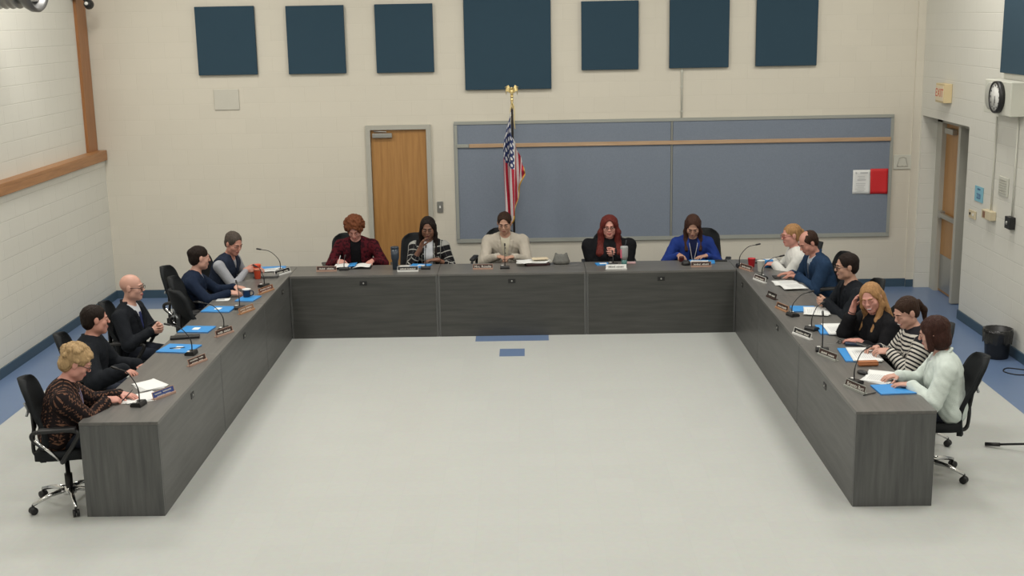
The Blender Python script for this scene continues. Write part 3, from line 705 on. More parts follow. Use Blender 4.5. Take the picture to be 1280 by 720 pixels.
def person(label, head, face, lean=.14, look=None, pitch=0, roll=0, w=1., fem=False, skinc='fair', hs=1.1, hands=None, top=None, hair=None, haircol=('brown', (.04, .02, .012)),
           legs=((.03, .035, .05)), bust=0, glasses=False, brow=True, smile=0, belly=0, open_eyes=True, extra=None):
    look = face if look is None else look
    fa = math.radians(face); Fh = A3(math.cos(fa), math.sin(fa), 0); S = A3(math.sin(fa), -math.cos(fa), 0); UP = A3(0, 0, 1)
    C = A3(*head); la = math.radians(look); lf = A3(math.cos(la), math.sin(la), 0); pr = math.radians(pitch)
    hf = lf*math.cos(pr)-UP*math.sin(pr); hr0 = np.cross(lf, UP); hu = np.cross(hr0, hf); rr = math.radians(roll)
    hr = hr0*math.cos(rr)+hu*math.sin(rr); hu = np.cross(hr, hf)     # head right, up
    NB = C-hu*.095*hs-UP*.060*hs-Fh*.03-hf*.02; lean *= .6; w *= 1.06
    hip = A3(NB[0], NB[1], 0)-Fh*lean; hip[2] = .56
    U = nrm(NB-hip); T = np.linalg.norm(NB-hip); D = np.cross(U, S)
    sw = (.195 if not fem else .175)*w
    org = A3(hip[0], hip[1], 0)
    root = empty('person', tuple(org)); tag(root, label, 'person', None)
    sh = {s: hip+U*(T-.078)+S*s*sw for s in (1, -1)}
    AX = (S, D, U)
    # ---- arms
    hd = hands or {}
    arms = {}
    for s in (1, -1):
        h_ = hd.get(s) or dict(p=tuple(sh[s]+Fh*.28-UP*.25), d=Fh, n=-UP, curl=.35)
        wr = A3(*h_['p']); ua, fa_ = .285*(.96 if fem else 1.02), .255*(.96 if fem else 1.02)
        v = wr-sh[s]; L = np.linalg.norm(v)
        if L > (ua+fa_)*.985: wr = sh[s]+v/L*(ua+fa_)*.985; v = wr-sh[s]; L = np.linalg.norm(v)
        L = max(L, .08); a = (ua*ua-fa_*fa_+L*L)/(2*L); hh = math.sqrt(max(1e-6, ua*ua-a*a)); vn = v/L
        pole = A3(*h_['pole']) if 'pole' in h_ else (-UP*1.+S*s*.75-Fh*.15); pole = nrm(pole-vn*np.dot(pole, vn))
        el = sh[s]+vn*a+pole*hh
        arms[s] = (sh[s], el, wr, h_)
    def torso(g, armg=0, sleeves=1., sl_end=0., collar=True):
        P = [ell(hip+U*.02, AX, (.165*w+g, .125+belly*.4+g, .13+g), .05),
             ell(hip+U*T*.34+D*(.005+belly*.5), AX, (.150*w+g+belly*.5, .118+belly+g, .17), .05),
             ell(hip+U*T*.68, AX, (.162*w+g, .120+g, .18), .05),
             cap(hip+U*(T-.098)-S*sw*.88, hip+U*(T-.098)+S*sw*.88, .058+g, .058+g, .05),
             cap(hip+U*(T-.02)-S*.04, hip+U*(T-.085)-S*sw*.8, .042+g, .045+g, .04), cap(hip+U*(T-.02)+S*.04, hip+U*(T-.085)+S*sw*.8, .042+g, .045+g, .04)]
        if bust:
            for s in (1, -1): P.append(ell(hip+U*T*.60+D*(.085)+S*s*.065*w, AX, (.062+g, .045+bust+g, .06+g), .04))
        return P
    def arm(s, g, end=1., r=(.054, .047, .040, .027)):
        a, e, wv, _ = arms[s]; k = (1 if not fem else .90)*(1+(w-1)*.6)
        P = [cap(a, e, r[0]*k+g, r[1]*k+g, .03)]
        e2 = e+(wv-e)*end; P.append(cap(e, e2, r[2]*k+.003+g, (r[2]+(r[3]-r[2])*end)*k+g, .02)); return P
    knees = {s: hip+Fh*.43+S*s*.10-UP*.06 for s in (1, -1)}; ank = {s: knees[s]+Fh*.02-UP*(knees[s][2]-.10) for s in (1, -1)}
    def leg(s, g): return [cap(hip+S*s*.085-UP*.01, knees[s], .078+g, .055+g, .03), cap(knees[s], ank[s], .053+g, .036+g, .02)]
    # ---- head
    HA = (hr, hf, hu)
    def H(x, y, z): return C+(hr*x+hf*y+hu*z)*hs
    def he(x, y, z, rx, ry, rz, k=.015): return ell(H(x, y, z), HA, (rx*hs, ry*hs, rz*hs), k)
    def hc(a, b, ra, rb, k=.008): return cap(H(*a), H(*b), ra*hs, rb*hs, k)
    P = [he(0, -.015, .032, .074, .094, .083), he(0, .025, -.035, .056, .060, .078, .03), he(0, .060, -.090, .024, .022, .020, .03), he(0, .076, .026, .046, .012, .010, .015)]
    for s in (1, -1):
        P += [he(s*.036, .050, -.024, .026, .026, .022, .02), minus(he(s*.031, .096, .006, .017, .014, .010, .012)), he(s*.031, .074, .006, .015, .012, .012, .004),
              he(s*.076, -.006, .0, .009, .019, .030, .006), he(s*.012, .098, -.022, .008, .008, .007, .006), he(s*.045, .01, -.06, .022, .03, .03, .03)]
    P += [hc((0, .084, .016), (0, .101, -.018), .0075, .0110, .01), he(0, .084, -.052, .023, .010, .0065, .008), he(0, .082, -.063, .019, .010, .0065, .008)]
    P.append(cap(NB-U*.01, H(0, -.018, -.05), .056*(1 if not fem else .88), .052*(1 if not fem else .88), .03))
    body = list(P)+torso(-.012)
    for s in (1, -1): body += arm(s, 0)+leg(s, -.004)
    for s in (1, -1): body += [cap(ank[s], ank[s]-UP*.05+Fh*.13, .034, .028, .02)]
    for s in (1, -1):
        a, e, wv, h_ = arms[s]; body += hand_prims(wv, h_['d'], h_['n'], s, h_.get('curl', .3), h_.get('spread', 1), h_.get('thumb', .6))
    F = evaluate(body, .006)
    lipc = H(0, .092, -.0575)
    def fm(c):
        q = c-lipc; x = q@hr; y = q@hf; z = q@hu
        return ((np.abs(z+.10*x*x*(-60 if smile else 0)*.01) < .0105-.5*np.abs(x)**1.0*.22) & (np.abs(x) < .025) & (y > -.014)).astype(int)
    bo = sdf_obj('body', F, [skin(skinc, SKIN[skinc]), mat('lips_'+skinc, LIP[skinc], .4)], root, org, None, fm)
    R = Matrix((hr, hf, hu)).transposed().to_4x4(); R.translation = Vector(C-org); R = R @ Matrix.Scale(hs, 4)
    # eyes: ball, iris
    if open_eyes:
        q = MB()
        for s in (1, -1):
            q.ell((s*.031, .0755, .006), (.0125, .0112, .0062), 0, R, 12); q.ell((s*.031, .0845, .005), (.0058, .004, .0058), 1, R, 10)
        q.build('eyes', [m_white, mat('dark_iris', (.02, .012, .008), .2)], bo)
    q = MB()
    for s in (1, -1): q.tube([(s*.012, .092, .026), (s*.030, .0905, .031), (s*.048, .078, .027)], [.004, .0042, .002], 6, 0, R)
    q.build('eyebrows', hairmat(haircol[0], haircol[1]), bo)
    if smile:
        q = MB(); q.ell((0, .088, -.057), (.020, .008, .0055), 0, R, 12); q.build('teeth', m_white, bo)
    # ---- glasses
    if glasses:
        q = MB()
        for s in (1, -1):
            q.tube([(s*.032+.021*math.cos(a), .101+(-.004)*abs(math.cos(a))*1, .003+.016*math.sin(a)) for a in np.linspace(0, 2*PI, 19)], .0022, 6, 0, R)
            q.tube([(s*.053, .098, .008), (s*.072, .05, .010), (s*.080, -.005, .008)], .0022, 6, 0, R)
        q.tube([(-.011, .102, .005), (.011, .102, .005)], .002, 6, 0, R); q.build('glasses', mat('glasses_'+('dark' if glasses is True else glasses), (.02, .015, .015) if glasses is True else (.25, .05, .05), .3), root)
    # ---- hair
    def H3(*v): return H(*v)
    if hair:
        Hp = []; HN, HFq, cuts = .0025, 90, []
        facecut = lambda top_=.052, wide=.066: minus(he(0, .105, top_-.080, wide+.005, .078, .098, .006))
        if hair == 'short': Hp = [he(0, -.020, .040, .081, .100, .086, .01), he(0, -.05, -.01, .070, .062, .07, .02), facecut(.074, .062), minus(he(0, .06, -.12, .12, .12, .10, .006))]
        elif hair == 'balding': Hp = [he(0, -.022, .034, .080, .098, .080, .01), he(0, -.05, -.01, .070, .062, .07, .02), facecut(.085, .070), minus(he(0, .06, -.12, .12, .12, .10, .006)), minus(he(0, .03, .118, .040, .06, .045, .02))]
        elif hair == 'fluffy':
            Hp = [he(0, -.022, .048, .090, .106, .088, .01), he(0, -.06, -.02, .078, .06, .07, .02)]; rnd = random.Random(3)
            for k in range(70):
                a, b = rnd.uniform(0, 2*PI), rnd.uniform(-.2, 1.5); Hp.append(he(.086*math.cos(a)*math.cos(b), -.022+.102*math.sin(a)*math.cos(b), .045+.086*math.sin(b), .021, .021, .019, .006))
            Hp += [facecut(.060, .062), minus(he(0, .06, -.13, .12, .12, .10, .006))]; HN = .003
        elif hair == 'curly':
            Hp = [he(0, -.018, .050, .098, .110, .092, .01), he(0, -.05, -.02, .092, .07, .085, .02)]; rnd = random.Random(5)
            for k in range(120):
                a, b = rnd.uniform(0, 2*PI), rnd.uniform(-.7, 1.5); Hp.append(he(.102*math.cos(a)*math.cos(b), -.025+.106*math.sin(a)*math.cos(b), .045+.098*math.sin(b), .022, .022, .020, .004))
            Hp += [facecut(.062, .062), minus(he(0, .09, -.13, .10, .09, .10, .006))]; HN = .004
        elif hair in ('long', 'longwide'):
            g = .012 if hair == 'longwide' else .0; ln = .30 if hair == 'longwide' else .27
            Hp = [he(0, -.020, .042, .084+g, .102+g, .087, .01), he(0, -.06, -.04, .080+g, .055, .11, .03), facecut(.078, .056), minus(he(0, .11, -.06, .050, .08, .12, .004))]
            for s in (1, -1):
                top_ = H(s*.066, .022, .045); mid_ = H(s*(.082+g), .015, -.06)
                chest = hip+U*(T-.13)+D*(.125+bust*.6)+S*s*(.085+g*2)
                shl = hip+U*(T-.02)+D*.055+S*s*(.085+g)
                Hp += [cap(top_, mid_, .020, .024+g, .02), cap(mid_, shl, .026+g, .030+g, .02), cap(shl, chest, .030+g, .022+g, .02)]
                if hair == 'longwide': Hp += [cap(chest, chest-U*.10+S*s*.01, .036, .024, .02), cap(shl+S*s*.02, chest+S*s*.03, .03, .03, .02)]
                Hp += [cap(H(s*.06, -.07, 0), hip+U*(T-.06)-D*.085+S*s*.07, .034+g, .030+g, .03)]
            Hp += [cap(H(0, -.085, 0), hip+U*(T-.10)-D*.10, .04+g, .035+g, .03)]
        elif hair == 'bob':
            Hp = [he(0, -.022, .042, .088, .106, .088, .01), he(0, -.035, -.04, .094, .082, .095, .03), facecut(.060, .058), minus(he(0, .12, -.06, .060, .08, .12, .004))]
            for s in (1, -1): Hp += [cap(H(s*.070, .03, .03), H(s*.086, .03, -.09), .024, .026, .02)]
            zc = float(np.dot(H(0, 0, -.118), UP)); cuts.append(lambda X, Y, Z: (zc-Z)+0*X+0*Y)
        elif hair in ('ponytail', 'bun'):
            Hp = [he(0, -.020, .040, .078, .098, .084, .01), he(0, -.05, -.01, .068, .060, .07, .02), facecut(.062, .062), minus(he(0, .05, -.12, .12, .12, .095, .006))]
            if hair == 'ponytail': Hp += [he(0, -.118, .03, .022, .022, .022, .01), cap(H(0, -.125, .02), H(0, -.15, -.06), .026, .030, .01), cap(H(0, -.15, -.06), H(.01, -.13, -.16), .028, .014, .01)]
            else: Hp += [he(0, -.095, .045, .036, .036, .036, .02)]
        HF = evaluate(Hp, .006, HN, HFq, cuts)
        sdf_obj('hair', HF, hairmat(*haircol), root, org)
    # ---- clothing
    bones = [(hip, NB, S)]+[(arms[s][i], arms[s][i+1], S) for s in (1, -1) for i in (0, 1)]
    def along(V):
        best = np.full(len(V), 9.); out = np.zeros((len(V), 3)); off = 0
        for bi, (a, b, lat) in enumerate(bones):
            v = b-a; L = np.linalg.norm(v); vn = v/L; q = V-a; t = np.clip(q@vn, 0, L); rad = np.linalg.norm(q-t[:, None]*vn, axis=1)-(.13 if bi == 0 else .045)
            m = rad < best; best[m] = rad[m]
            pw = q-t[:, None]*vn
            e1 = nrm(np.cross(vn, D)) if bi else S; e2 = np.cross(vn, e1)
            ang = q@e1 if bi == 0 else np.arctan2(pw@e1, pw@e2)*.045
            out[m] = np.stack([t+(.0 if bi in (0, 1, 3) else .29), ang, q@D], 1)[m]
        return out
    def vcut(u0, slope, minw=0., depth=.02):
        def f(X, Y, Z):
            x = (X-hip[0])*S[0]+(Y-hip[1])*S[1]+(Z-hip[2])*S[2]; u = (X-hip[0])*U[0]+(Y-hip[1])*U[1]+(Z-hip[2])*U[2]; fq = (X-hip[0])*D[0]+(Y-hip[1])*D[1]+(Z-hip[2])*D[2]
            half = np.maximum((u-u0*T)*slope, minw); return -np.maximum(np.abs(x)-half, depth-fq)
        return f
    def lap(u0, slope, minw, wd=.042, amp=.010):
        def f(X, Y, Z):
            x = (X-hip[0])*S[0]+(Y-hip[1])*S[1]+(Z-hip[2])*S[2]; u = (X-hip[0])*U[0]+(Y-hip[1])*U[1]+(Z-hip[2])*U[2]; fq = (X-hip[0])*D[0]+(Y-hip[1])*D[1]+(Z-hip[2])*D[2]
            half = np.maximum((u-u0*T)*slope, minw); e = np.abs(x)-half
            return -amp*((e < wd) & (fq > .02) & (u > u0*T) & (u < T-.03))
        f.groove = 1; return f
    tp = top
    inner = tp.get('shirt')
    if inner:
        Pp = torso(.0); 
        for s in (1, -1): Pp += arm(s, .004, tp.get('shirt_sleeve', .97))
        Fs = evaluate(Pp, .007, .0012, 45)
        sdf_obj('shirt', Fs, inner, root, org, along)
        q = MB()
        for s in (1, -1): q.tube([NB-org+(-D*.05+U*.02), NB-org+S*s*.052+U*.022-D*.01, NB-org+S*s*.040+D*.045+U*.0, NB-org+S*s*.012+D*.075-U*.03], [.012, .014, .014, .006], 8)
        q.build('collar', inner, root)
    o_ = tp.get('over')
    if o_:
        g = tp.get('g', .018); Pp = torso(g)
        if not tp.get('vest'):
            for s in (1, -1): Pp += arm(s, g-.002+tp.get('sg', 0), tp.get('sleeve', .93))
        cuts = []
        if tp.get('vest'): cuts.append(lambda X, Y, Z: np.abs((X-hip[0])*S[0]+(Y-hip[1])*S[1]+(Z-hip[2])*S[2])-sw*.84)
        if 'v' in tp: cuts.append(lap(*tp['v'])) if tp.get('lapel', 1) else None; cuts.append(vcut(*tp['v']))
        Fo = evaluate(Pp, .007, .0042, 36, [c for c in cuts if c])
        sdf_obj(tp.get('name', 'jacket'), Fo, o_, root, org, along)
        if tp.get('collar'):
            q = MB(); q.tube([NB-org+S*.066*s_+D*d_+U*u_ for s_, d_, u_ in ((.75, .06, -.035), (1.05, .02, .005), (.8, -.045, .028), (0, -.07, .035), (-.8, -.045, .028), (-1.05, .02, .005), (-.75, .06, -.035))], .015, 8)
            q.build('collar', tp['collar'], root)
    def chest_front(u, x, off=.004, src=None):
        """point on the clothing's front at height u and side x (metres)"""
        PR = torso(.012 if o_ else 0); p0 = hip+U*u+S*x
        for k in range(60):
            f_ = .26-k*.004; p = p0+D*f_; v = .5
            for pp in PR: v = float(smin(np.array(v), prim_d(pp, p[0], p[1], p[2]), pp[-2]))
            if v < off: return p-org
        return p0+D*.12-org
    if tp.get('tie'):
        q = MB(); pts = [chest_front(T-.06-k*.045, 0, .0) for k in range(7)]
        pts[0] = pts[0]*1; V = []; Fq = []
        for k, p in enumerate(pts):
            hw_ = .016+.004*k if k else .018
            for sx in (-1, 1): 
                for th in (0, .008): V.append(p+S*sx*hw_+D*(th-.008))
        for k in range(6):
            b = 4*k; Fq += [(b, b+2, b+6, b+4), (b+1, b+5, b+7, b+3), (b, b+4, b+5, b+1), (b+2, b+3, b+7, b+6)]
        Fq += [(0, 1, 3, 2), (24, 26, 27, 25)]; mesh_obj('tie', V, Fq, tp['tie'], root)
    if tp.get('lanyard'):
        q = MB(); lw = tp.get('lw', .06)
        for s in (1, -1):
            q.tube([NB-org+S*s*.05-D*.03+U*.03]+[chest_front(T-.05-k*.05, s*lw*(1-k/5.2), .005) for k in range(5)]+[chest_front(T-.31, 0, .005)], .0045, 6)
        q.build('lanyard', tp['lanyard'], root)
        MB().box(tuple(chest_front(T-.35, 0, .006)), (.055, .055, .075), bev=.004).build('badge', m_white, root) if tp.get('badge') else None
    if tp.get('buttons'):
        q = MB()
        for k in range(4): q.ell(tuple(chest_front(T-.12-k*.07, 0, .001)), (.006, .006, .006))
        q.build('buttons', m_black, root)
    lm = cloth('trousers_%02d%02d%02d' % tuple(int(99*x) for x in legs), legs)
    Pp = [ell(hip+U*.01, AX, (.17*w, .13+belly*.4, .12), .05)]
    for s in (1, -1): Pp += leg(s, .008)
    lim = hip+U*.11
    sdf_obj('trousers', evaluate(Pp, .008, .002, 40, [lambda X, Y, Z: (X-lim[0])*U[0]+(Y-lim[1])*U[1]+(Z-lim[2])*U[2]]), lm, root, org)
    for s in (1, -1):
        a = ank[s]; Pp = [cap(a-UP*.055-Fh*.03, a-UP*.062+Fh*.13, .036, .034, .02), cap(a-UP*.01, a-UP*.05, .042, .042, .02)]
        sdf_obj('shoe', evaluate(Pp, .008, 0, 1, [lambda X, Y, Z: .004-Z+0*X+0*Y]), m_black, root, org)
    w_ = tp.get('watch')
    if w_:
        a, e, wv, _ = arms[w_]; v = nrm(wv-e); p = wv-v*.03; n1 = nrm(np.cross(v, UP)); n2 = np.cross(v, n1)
        q = MB(); q.tube([p-org+(n1*math.cos(t)+n2*math.sin(t))*.028 for t in np.linspace(0, 2*PI, 17)], .006, 6); q.ell(tuple(p-org+UP*.03), (.017, .017, .007)); q.build('watch', m_black, root)
    return root, dict(hip=hip, F=Fh, S=S, arms=arms, org=org)

# ------------------------------------------------------------------ people
def clasp(c, F, S, curl=.95):
    c = A3(*c)
    return {1: dict(p=tuple(c+S*.055-F*.06), d=F*.75-S*.55, n=-S-F*.3, curl=curl, thumb=.9), -1: dict(p=tuple(c-S*.055-F*.055+A3(0, 0, .012)), d=F*.75+S*.55, n=S-F*.3, curl=curl, thumb=.9)}
def FS(a): a = math.radians(a); return A3(math.cos(a), math.sin(a), 0), A3(math.sin(a), -math.cos(a), 0)
def seat_for(info, face, label, twist=0, back=0, side=0):
    p = info['hip']+info['F']*(.05-back)+info['S']*side; return chair(p[0], p[1], face, label, twist)
DN = (0, 0, -1)
BLK = cloth('black_suiting', (.012, .014, .018)); BLKK = cloth('black_knit', (.010, .010, .012)); WSH = cloth('white_shirt', (.62, .64, .68))
m_lan = mat('blue_lanyard', (.10, .13, .40), .6)

# left arm, from the camera backwards
_, a = person('short haired blonde person in a dark zigzag blouse writing at the near left desk', (-3.37, 9.12, 1.125), 18, .15, look=18, pitch=28, fem=True, w=1.12, skinc='pink', belly=.02, bust=.01,
    top=dict(over=cloth('zigzag_blouse', (.016, .012, .013), 'zigzag', (.17, .085, .055)), name='blouse', g=.016, sg=.008, lanyard=mat('lilac_lanyard', (.30, .27, .42), .6), sleeve=.9, watch=None), glasses=True,
    hair='fluffy', haircol=('ash_blonde', (.40, .27, .14)), hands={1: dict(p=(-3.20, 9.22, .79), d=(.8, .55, -.05), n=(-.2, .3, -1), curl=.75), -1: dict(p=(-3.14, 9.40, .785), d=(.9, -.2, -.05), n=DN, curl=.3)})
seat_for(a, 18, 'black swivel chair under the blonde person at the near end of the left desks', -8)
_, a = person('dark haired person in a black coat turned away, between the blonde and bald people', (-3.67, 10.45, 1.14), 10, .10, look=28, pitch=4, roll=6, w=1.03, skinc='ruddy',
    top=dict(over=BLK, name='coat', g=.032, collar=BLK, sleeve=.97, sg=.006), hair='short', haircol=('near_black', (.016, .010, .008)),
    hands={1: dict(p=(-3.34, 10.08, .79), d=(.95, -.3, -.15), n=DN, curl=.5), -1: dict(p=(-3.40, 10.62, .68), d=(.9, -.3, 0), n=DN, curl=.4)})
seat_for(a, 10, 'black swivel chair under the person in the black coat turned away')
F_, S_ = FS(-4)
_, a = person('bald person in glasses and a dark suit with a blue tie, hands clasped', (-3.71, 11.62, 1.175), -4, .05, look=-2, pitch=2, w=1.03, skinc='fair', belly=.015,
    top=dict(shirt=WSH, over=BLK, v=(.35, .30, 0.), collar=BLK, tie=mat('navy_tie', (.02, .03, .12), .5), sleeve=.9), glasses=True, hair=None, haircol=('grey_brow', (.20, .15, .12)), hands=clasp((-3.42, 11.46, .80), F_, S_))
seat_for(a, -4, 'black swivel chair under the bald person in the dark suit', 10)
_, a = person('person with pinned up dark hair in a navy jacket leaning by the navy mug', (-3.47, 13.22, 1.15), 5, .16, look=30, pitch=8, fem=True, skinc='fair',
    top=dict(shirt=cloth('grey_blouse', (.22, .25, .32)), over=cloth('dark_navy_jacket', (.012, .020, .042)), v=(.45, .15, .0), sleeve=.92, lanyard=mat('grey_lanyard', (.35, .38, .45), .6)), hair='bun', haircol=('near_black', (.016, .010, .008)),
    hands={1: dict(p=(-3.12, 13.03, .80), d=(.95, .1, -.1), n=(0, .3, -1), curl=.5), -1: dict(p=(-3.14, 13.36, .79), d=(.9, -.3, 0), n=DN, curl=.3)})
seat_for(a, 5, 'black swivel chair under the person in the navy jacket', -10, .06, -.12)
_, a = person('person with short greying hair in a navy vest over grey sleeves by the orange cup', (-3.28, 14.02, 1.16), -12, .30, look=-38, pitch=22, w=1.08, skinc='ruddy', belly=.01,
    top=dict(shirt=cloth('heather_grey_shirt', (.33, .34, .37)), shirt_sleeve=.92, over=cloth('navy_vest', (.018, .025, .045)), name='vest', vest=1, v=(.55, .22, .012), lapel=0, g=.026, lanyard=mat('grey_lanyard', (.35, .38, .45), .6)), hair='short', haircol=('greying_brown', (.075, .06, .05)),
    hands={1: dict(p=(-3.14, 13.98, .86), d=(.95, .15, .05), n=(.1, .9, -.5), curl=.75), -1: dict(p=(-3.12, 14.30, .82), d=(.9, -.35, 0), n=(0, -.4, -1), curl=.5)})
seat_for(a, -12, 'black swivel chair under the person in the navy vest')
# back row, left to right
_, a = person('person with curly auburn hair in a burgundy jacket writing in an open binder', (-2.01, 14.93, 1.155), 270, .14, pitch=34, fem=True, w=1.1, skinc='pink',
    top=dict(shirt=cloth('black_top', (.008, .008, .010)), over=cloth('burgundy_brocade', (.085, .010, .016), 'brocade', (.030, .006, .010)), v=(.0, .12, .065), lapel=0, sleeve=.9), hair='curly', haircol=('auburn', (.15, .05, .022)),
    hands={1: dict(p=(-2.19, 14.76, .79), d=(.35, -.9, -.05), n=(.4, 0, -1), curl=.75), -1: dict(p=(-1.79, 14.76, .785), d=(-.2, -.95, 0), n=DN, curl=.45)})
seat_for(a, 270, 'black swivel chair under the person in the burgundy jacket', 14, 0, .10)
_, a = person('person with long dark hair in a black and white plaid jacket, one hand raised', (-1.11, 14.90, 1.155), 270, .12, pitch=14, fem=True, skinc='brown', bust=.012,
    top=dict(shirt=WSH, shirt_sleeve=.5, over=cloth('plaid_jacket', (.012, .012, .014), 'plaid', (.34, .34, .32)), v=(.0, .10, .055), lapel=0, sleeve=.45, watch=-1), hair='long', haircol=('espresso', (.014, .009, .008)),
    hands={1: dict(p=(-1.20, 14.76, .93), d=(.35, -.1, 1), n=(.9, -.4, -.2), curl=.35, pole=(-.5, 0, -1)), -1: dict(p=(-1.00, 14.75, .79), d=(-1, -.15, 0), n=DN, curl=.3)})
seat_for(a, 270, 'black swivel chair under the person in the plaid jacket', 10, 0, .14)
F_, S_ = FS(270)
_, a = person('dark haired person in a light tan blazer with folded hands before the flag', (-.18, 15.12, 1.165), 270, .20, look=264, pitch=18, w=1.06, skinc='tan',
    top=dict(shirt=cloth('cream_shirt', (.66, .62, .50)), over=cloth('tan_blazer', (.46, .42, .36)), collar=cloth('tan_blazer', (.46, .42, .36)), v=(.15, .16, .01), sleeve=.93, buttons=1, watch=1), hair='short', haircol=('dark_brown', (.035, .018, .012)),
    hands={1: dict(p=(-.27, 14.86, .80), d=(.75, -.5, -.05), n=(.2, 0, -1), curl=.5), -1: dict(p=(-.07, 14.86, .79), d=(-.85, -.45, 0), n=(-.1, 0, -1), curl=.4)})
seat_for(a, 270, 'black swivel chair under the person in the tan blazer', -8, 0, .10)
_, a = person('person with long red hair and glasses in a black top with clasped hands', (1.095, 14.86, 1.145), 270, .10, look=267, pitch=6, fem=True, w=1.32, skinc='pink', bust=.03, belly=.03,
    top=dict(over=BLKK, name='sweater', g=.022, sg=.012, sleeve=.95), glasses=True, hair='longwide', haircol=('dark_red', (.12, .022, .018)), hands=clasp((1.11, 14.78, .83), F_, S_, .85))
seat_for(a, 270, 'black swivel chair under the person with long red hair')
_, a = person('person with straight brown hair in a royal blue cardigan, reaching for the round device', (2.11, 14.88, 1.13), 270, .12, look=262, pitch=32, fem=True, w=1.06, skinc='tan',
    top=dict(shirt=cloth('navy_shell', (.012, .018, .06)), over=cloth('royal_cardigan', (.018, .042, .21)), v=(.0, .12, .045), lapel=0, sleeve=.93, lanyard=mat('pale_lanyard', (.5, .5, .55), .6), lw=.05), hair='long', haircol=('chestnut', (.055, .026, .018)),
    hands={1: dict(p=(1.93, 14.76, .80), d=(.15, -1, -.05), n=DN, curl=.7), -1: dict(p=(2.27, 14.76, .785), d=(-.85, -.5, 0), n=DN, curl=.2)})
seat_for(a, 270, 'black swivel chair under the person in the royal blue cardigan', -12, 0, -.14)
# right arm, from the far end to the camera
_, a = person('blonde person in glasses and a white blouse at the far end of the right desks', (3.15, 14.17, 1.125), 180, .10, look=190, pitch=8, fem=True, skinc='pink',
    top=dict(over=cloth('white_blouse', (.66, .66, .63)), name='blouse', g=.016, sg=.014, sleeve=.9), glasses='red', hair='ponytail', haircol=('golden_blonde', (.36, .20, .09)),
    hands={1: dict(p=(2.97, 14.33, .79), d=(-.9, -.35, 0), n=DN, curl=.4), -1: dict(p=(2.96, 14.12, .80), d=(-.9, .4, 0), n=(0, .3, -1), curl=.4)})
seat_for(a, 180, 'black swivel chair under the person in the white blouse')
_, a = person('person with thinning brown hair in a navy suit leaning over papers on the right desks', (3.19, 13.48, 1.165), 186, .24, look=200, pitch=30, w=1.1, skinc='ruddy', belly=.02,
    top=dict(shirt=cloth('pale_blue_shirt', (.50, .55, .62)), over=cloth('navy_suit', (.018, .040, .085)), v=(.35, .28, 0.), collar=cloth('navy_suit', (.018, .040, .085)), tie=mat('grey_tie', (.10, .12, .16), .5), sleeve=.92), hair='balding', haircol=('dark_brown', (.035, .018, .012)),
    hands={1: dict(p=(3.05, 13.62, .79), d=(-.95, .1, 0), n=DN, curl=.25), -1: dict(p=(3.08, 13.42, .80), d=(-.75, .6, 0), n=DN, curl=.35)})
seat_for(a, 186, 'black swivel chair under the person in the navy suit')
F_, S_ = FS(184)
_, a = person('person with black hair and glasses in a black jacket, hands clasped on the right desks', (3.25, 12.06, 1.18), 184, .14, look=184, pitch=6, w=1.1, skinc='tan', belly=.02,
    top=dict(shirt=cloth('black_top', (.008, .008, .010)), over=BLK, v=(.3, .16, 0.), sleeve=.95, lanyard=m_lan), glasses=True, hair='short', haircol=('near_black', (.016, .010, .008)), hands=clasp((2.99, 12.02, .83), F_, S_))
seat_for(a, 184, 'black swivel chair under the person in the black jacket and glasses')
_, a = person('laughing blonde person in a black sweater with one hand against the face', (3.17, 10.86, 1.135), 196, .16, look=236, pitch=14, roll=-12, fem=True, w=1.18, skinc='pink', smile=1, bust=.02, belly=.02, open_eyes=False,
    top=dict(over=BLKK, name='sweater', g=.02, sg=.008, sleeve=.62, watch=1), hair='long', haircol=('golden_blonde', (.36, .20, .09)),
    hands={1: dict(p=(3.03, 10.93, 1.02), d=(.12, -.1, 1), n=(.75, -.6, 0), curl=.35, pole=(-.4, .1, -1)), -1: dict(p=(3.02, 10.68, .785), d=(-.8, .6, 0), n=DN, curl=.3)})
seat_for(a, 196, 'black swivel chair under the laughing blonde person')
_, a = person('smiling person with dark tied back hair in a black and white striped top', (3.30, 10.26, 1.145), 180, .14, look=198, pitch=24, fem=True, w=1.08, skinc='fair', smile=1, bust=.012, open_eyes=False,
    top=dict(over=cloth('striped_knit', (.58, .55, .50), 'stripe', (.02, .02, .025)), name='sweater', g=.014, sg=.006, sleeve=.92, watch=-1), hair='ponytail', haircol=('dark_brown', (.035, .018, .012)),
    hands={1: dict(p=(3.12, 10.40, .80), d=(-.95, -.2, 0), n=(0, -.4, -1), curl=.5), -1: dict(p=(3.16, 10.20, .82), d=(-.9, .3, 0), n=(0, .4, -1), curl=.5)})
seat_for(a, 180, 'black swivel chair under the person in the striped top')
_, a = person('person with a dark brown bob in a pale mint blazer seen from behind', (3.27, 9.45, 1.17), 166, .12, look=158, pitch=16, fem=True, w=1.12, skinc='fair', bust=.01,
    top=dict(shirt=WSH, over=cloth('mint_blazer', (.62, .69, .65)), collar=cloth('mint_blazer', (.62, .69, .65)), v=(.3, .14, 0.), sleeve=.93, sg=.006, g=.018), hair='bob', haircol=('dark_brown_red', (.040, .016, .012)),
    hands={1: dict(p=(3.05, 9.58, .79), d=(-.9, -.2, 0), n=DN, curl=.35), -1: dict(p=(3.08, 9.34, .785), d=(-.9, .3, 0), n=DN, curl=.3)})
c_ = seat_for(a, 166, 'armless black swivel chair leaning back under the mint blazer', 10, -.09)
for o_ in list(c_.children):
    k_ = o_.name.split('.')[0]
    if k_ in ('armrest', 'arm_strut'): bpy.data.objects.remove(o_, do_unlink=True)
    elif k_ in ('backrest', 'back_support', 'back_bracket'): o_.rotation_euler.x = .13
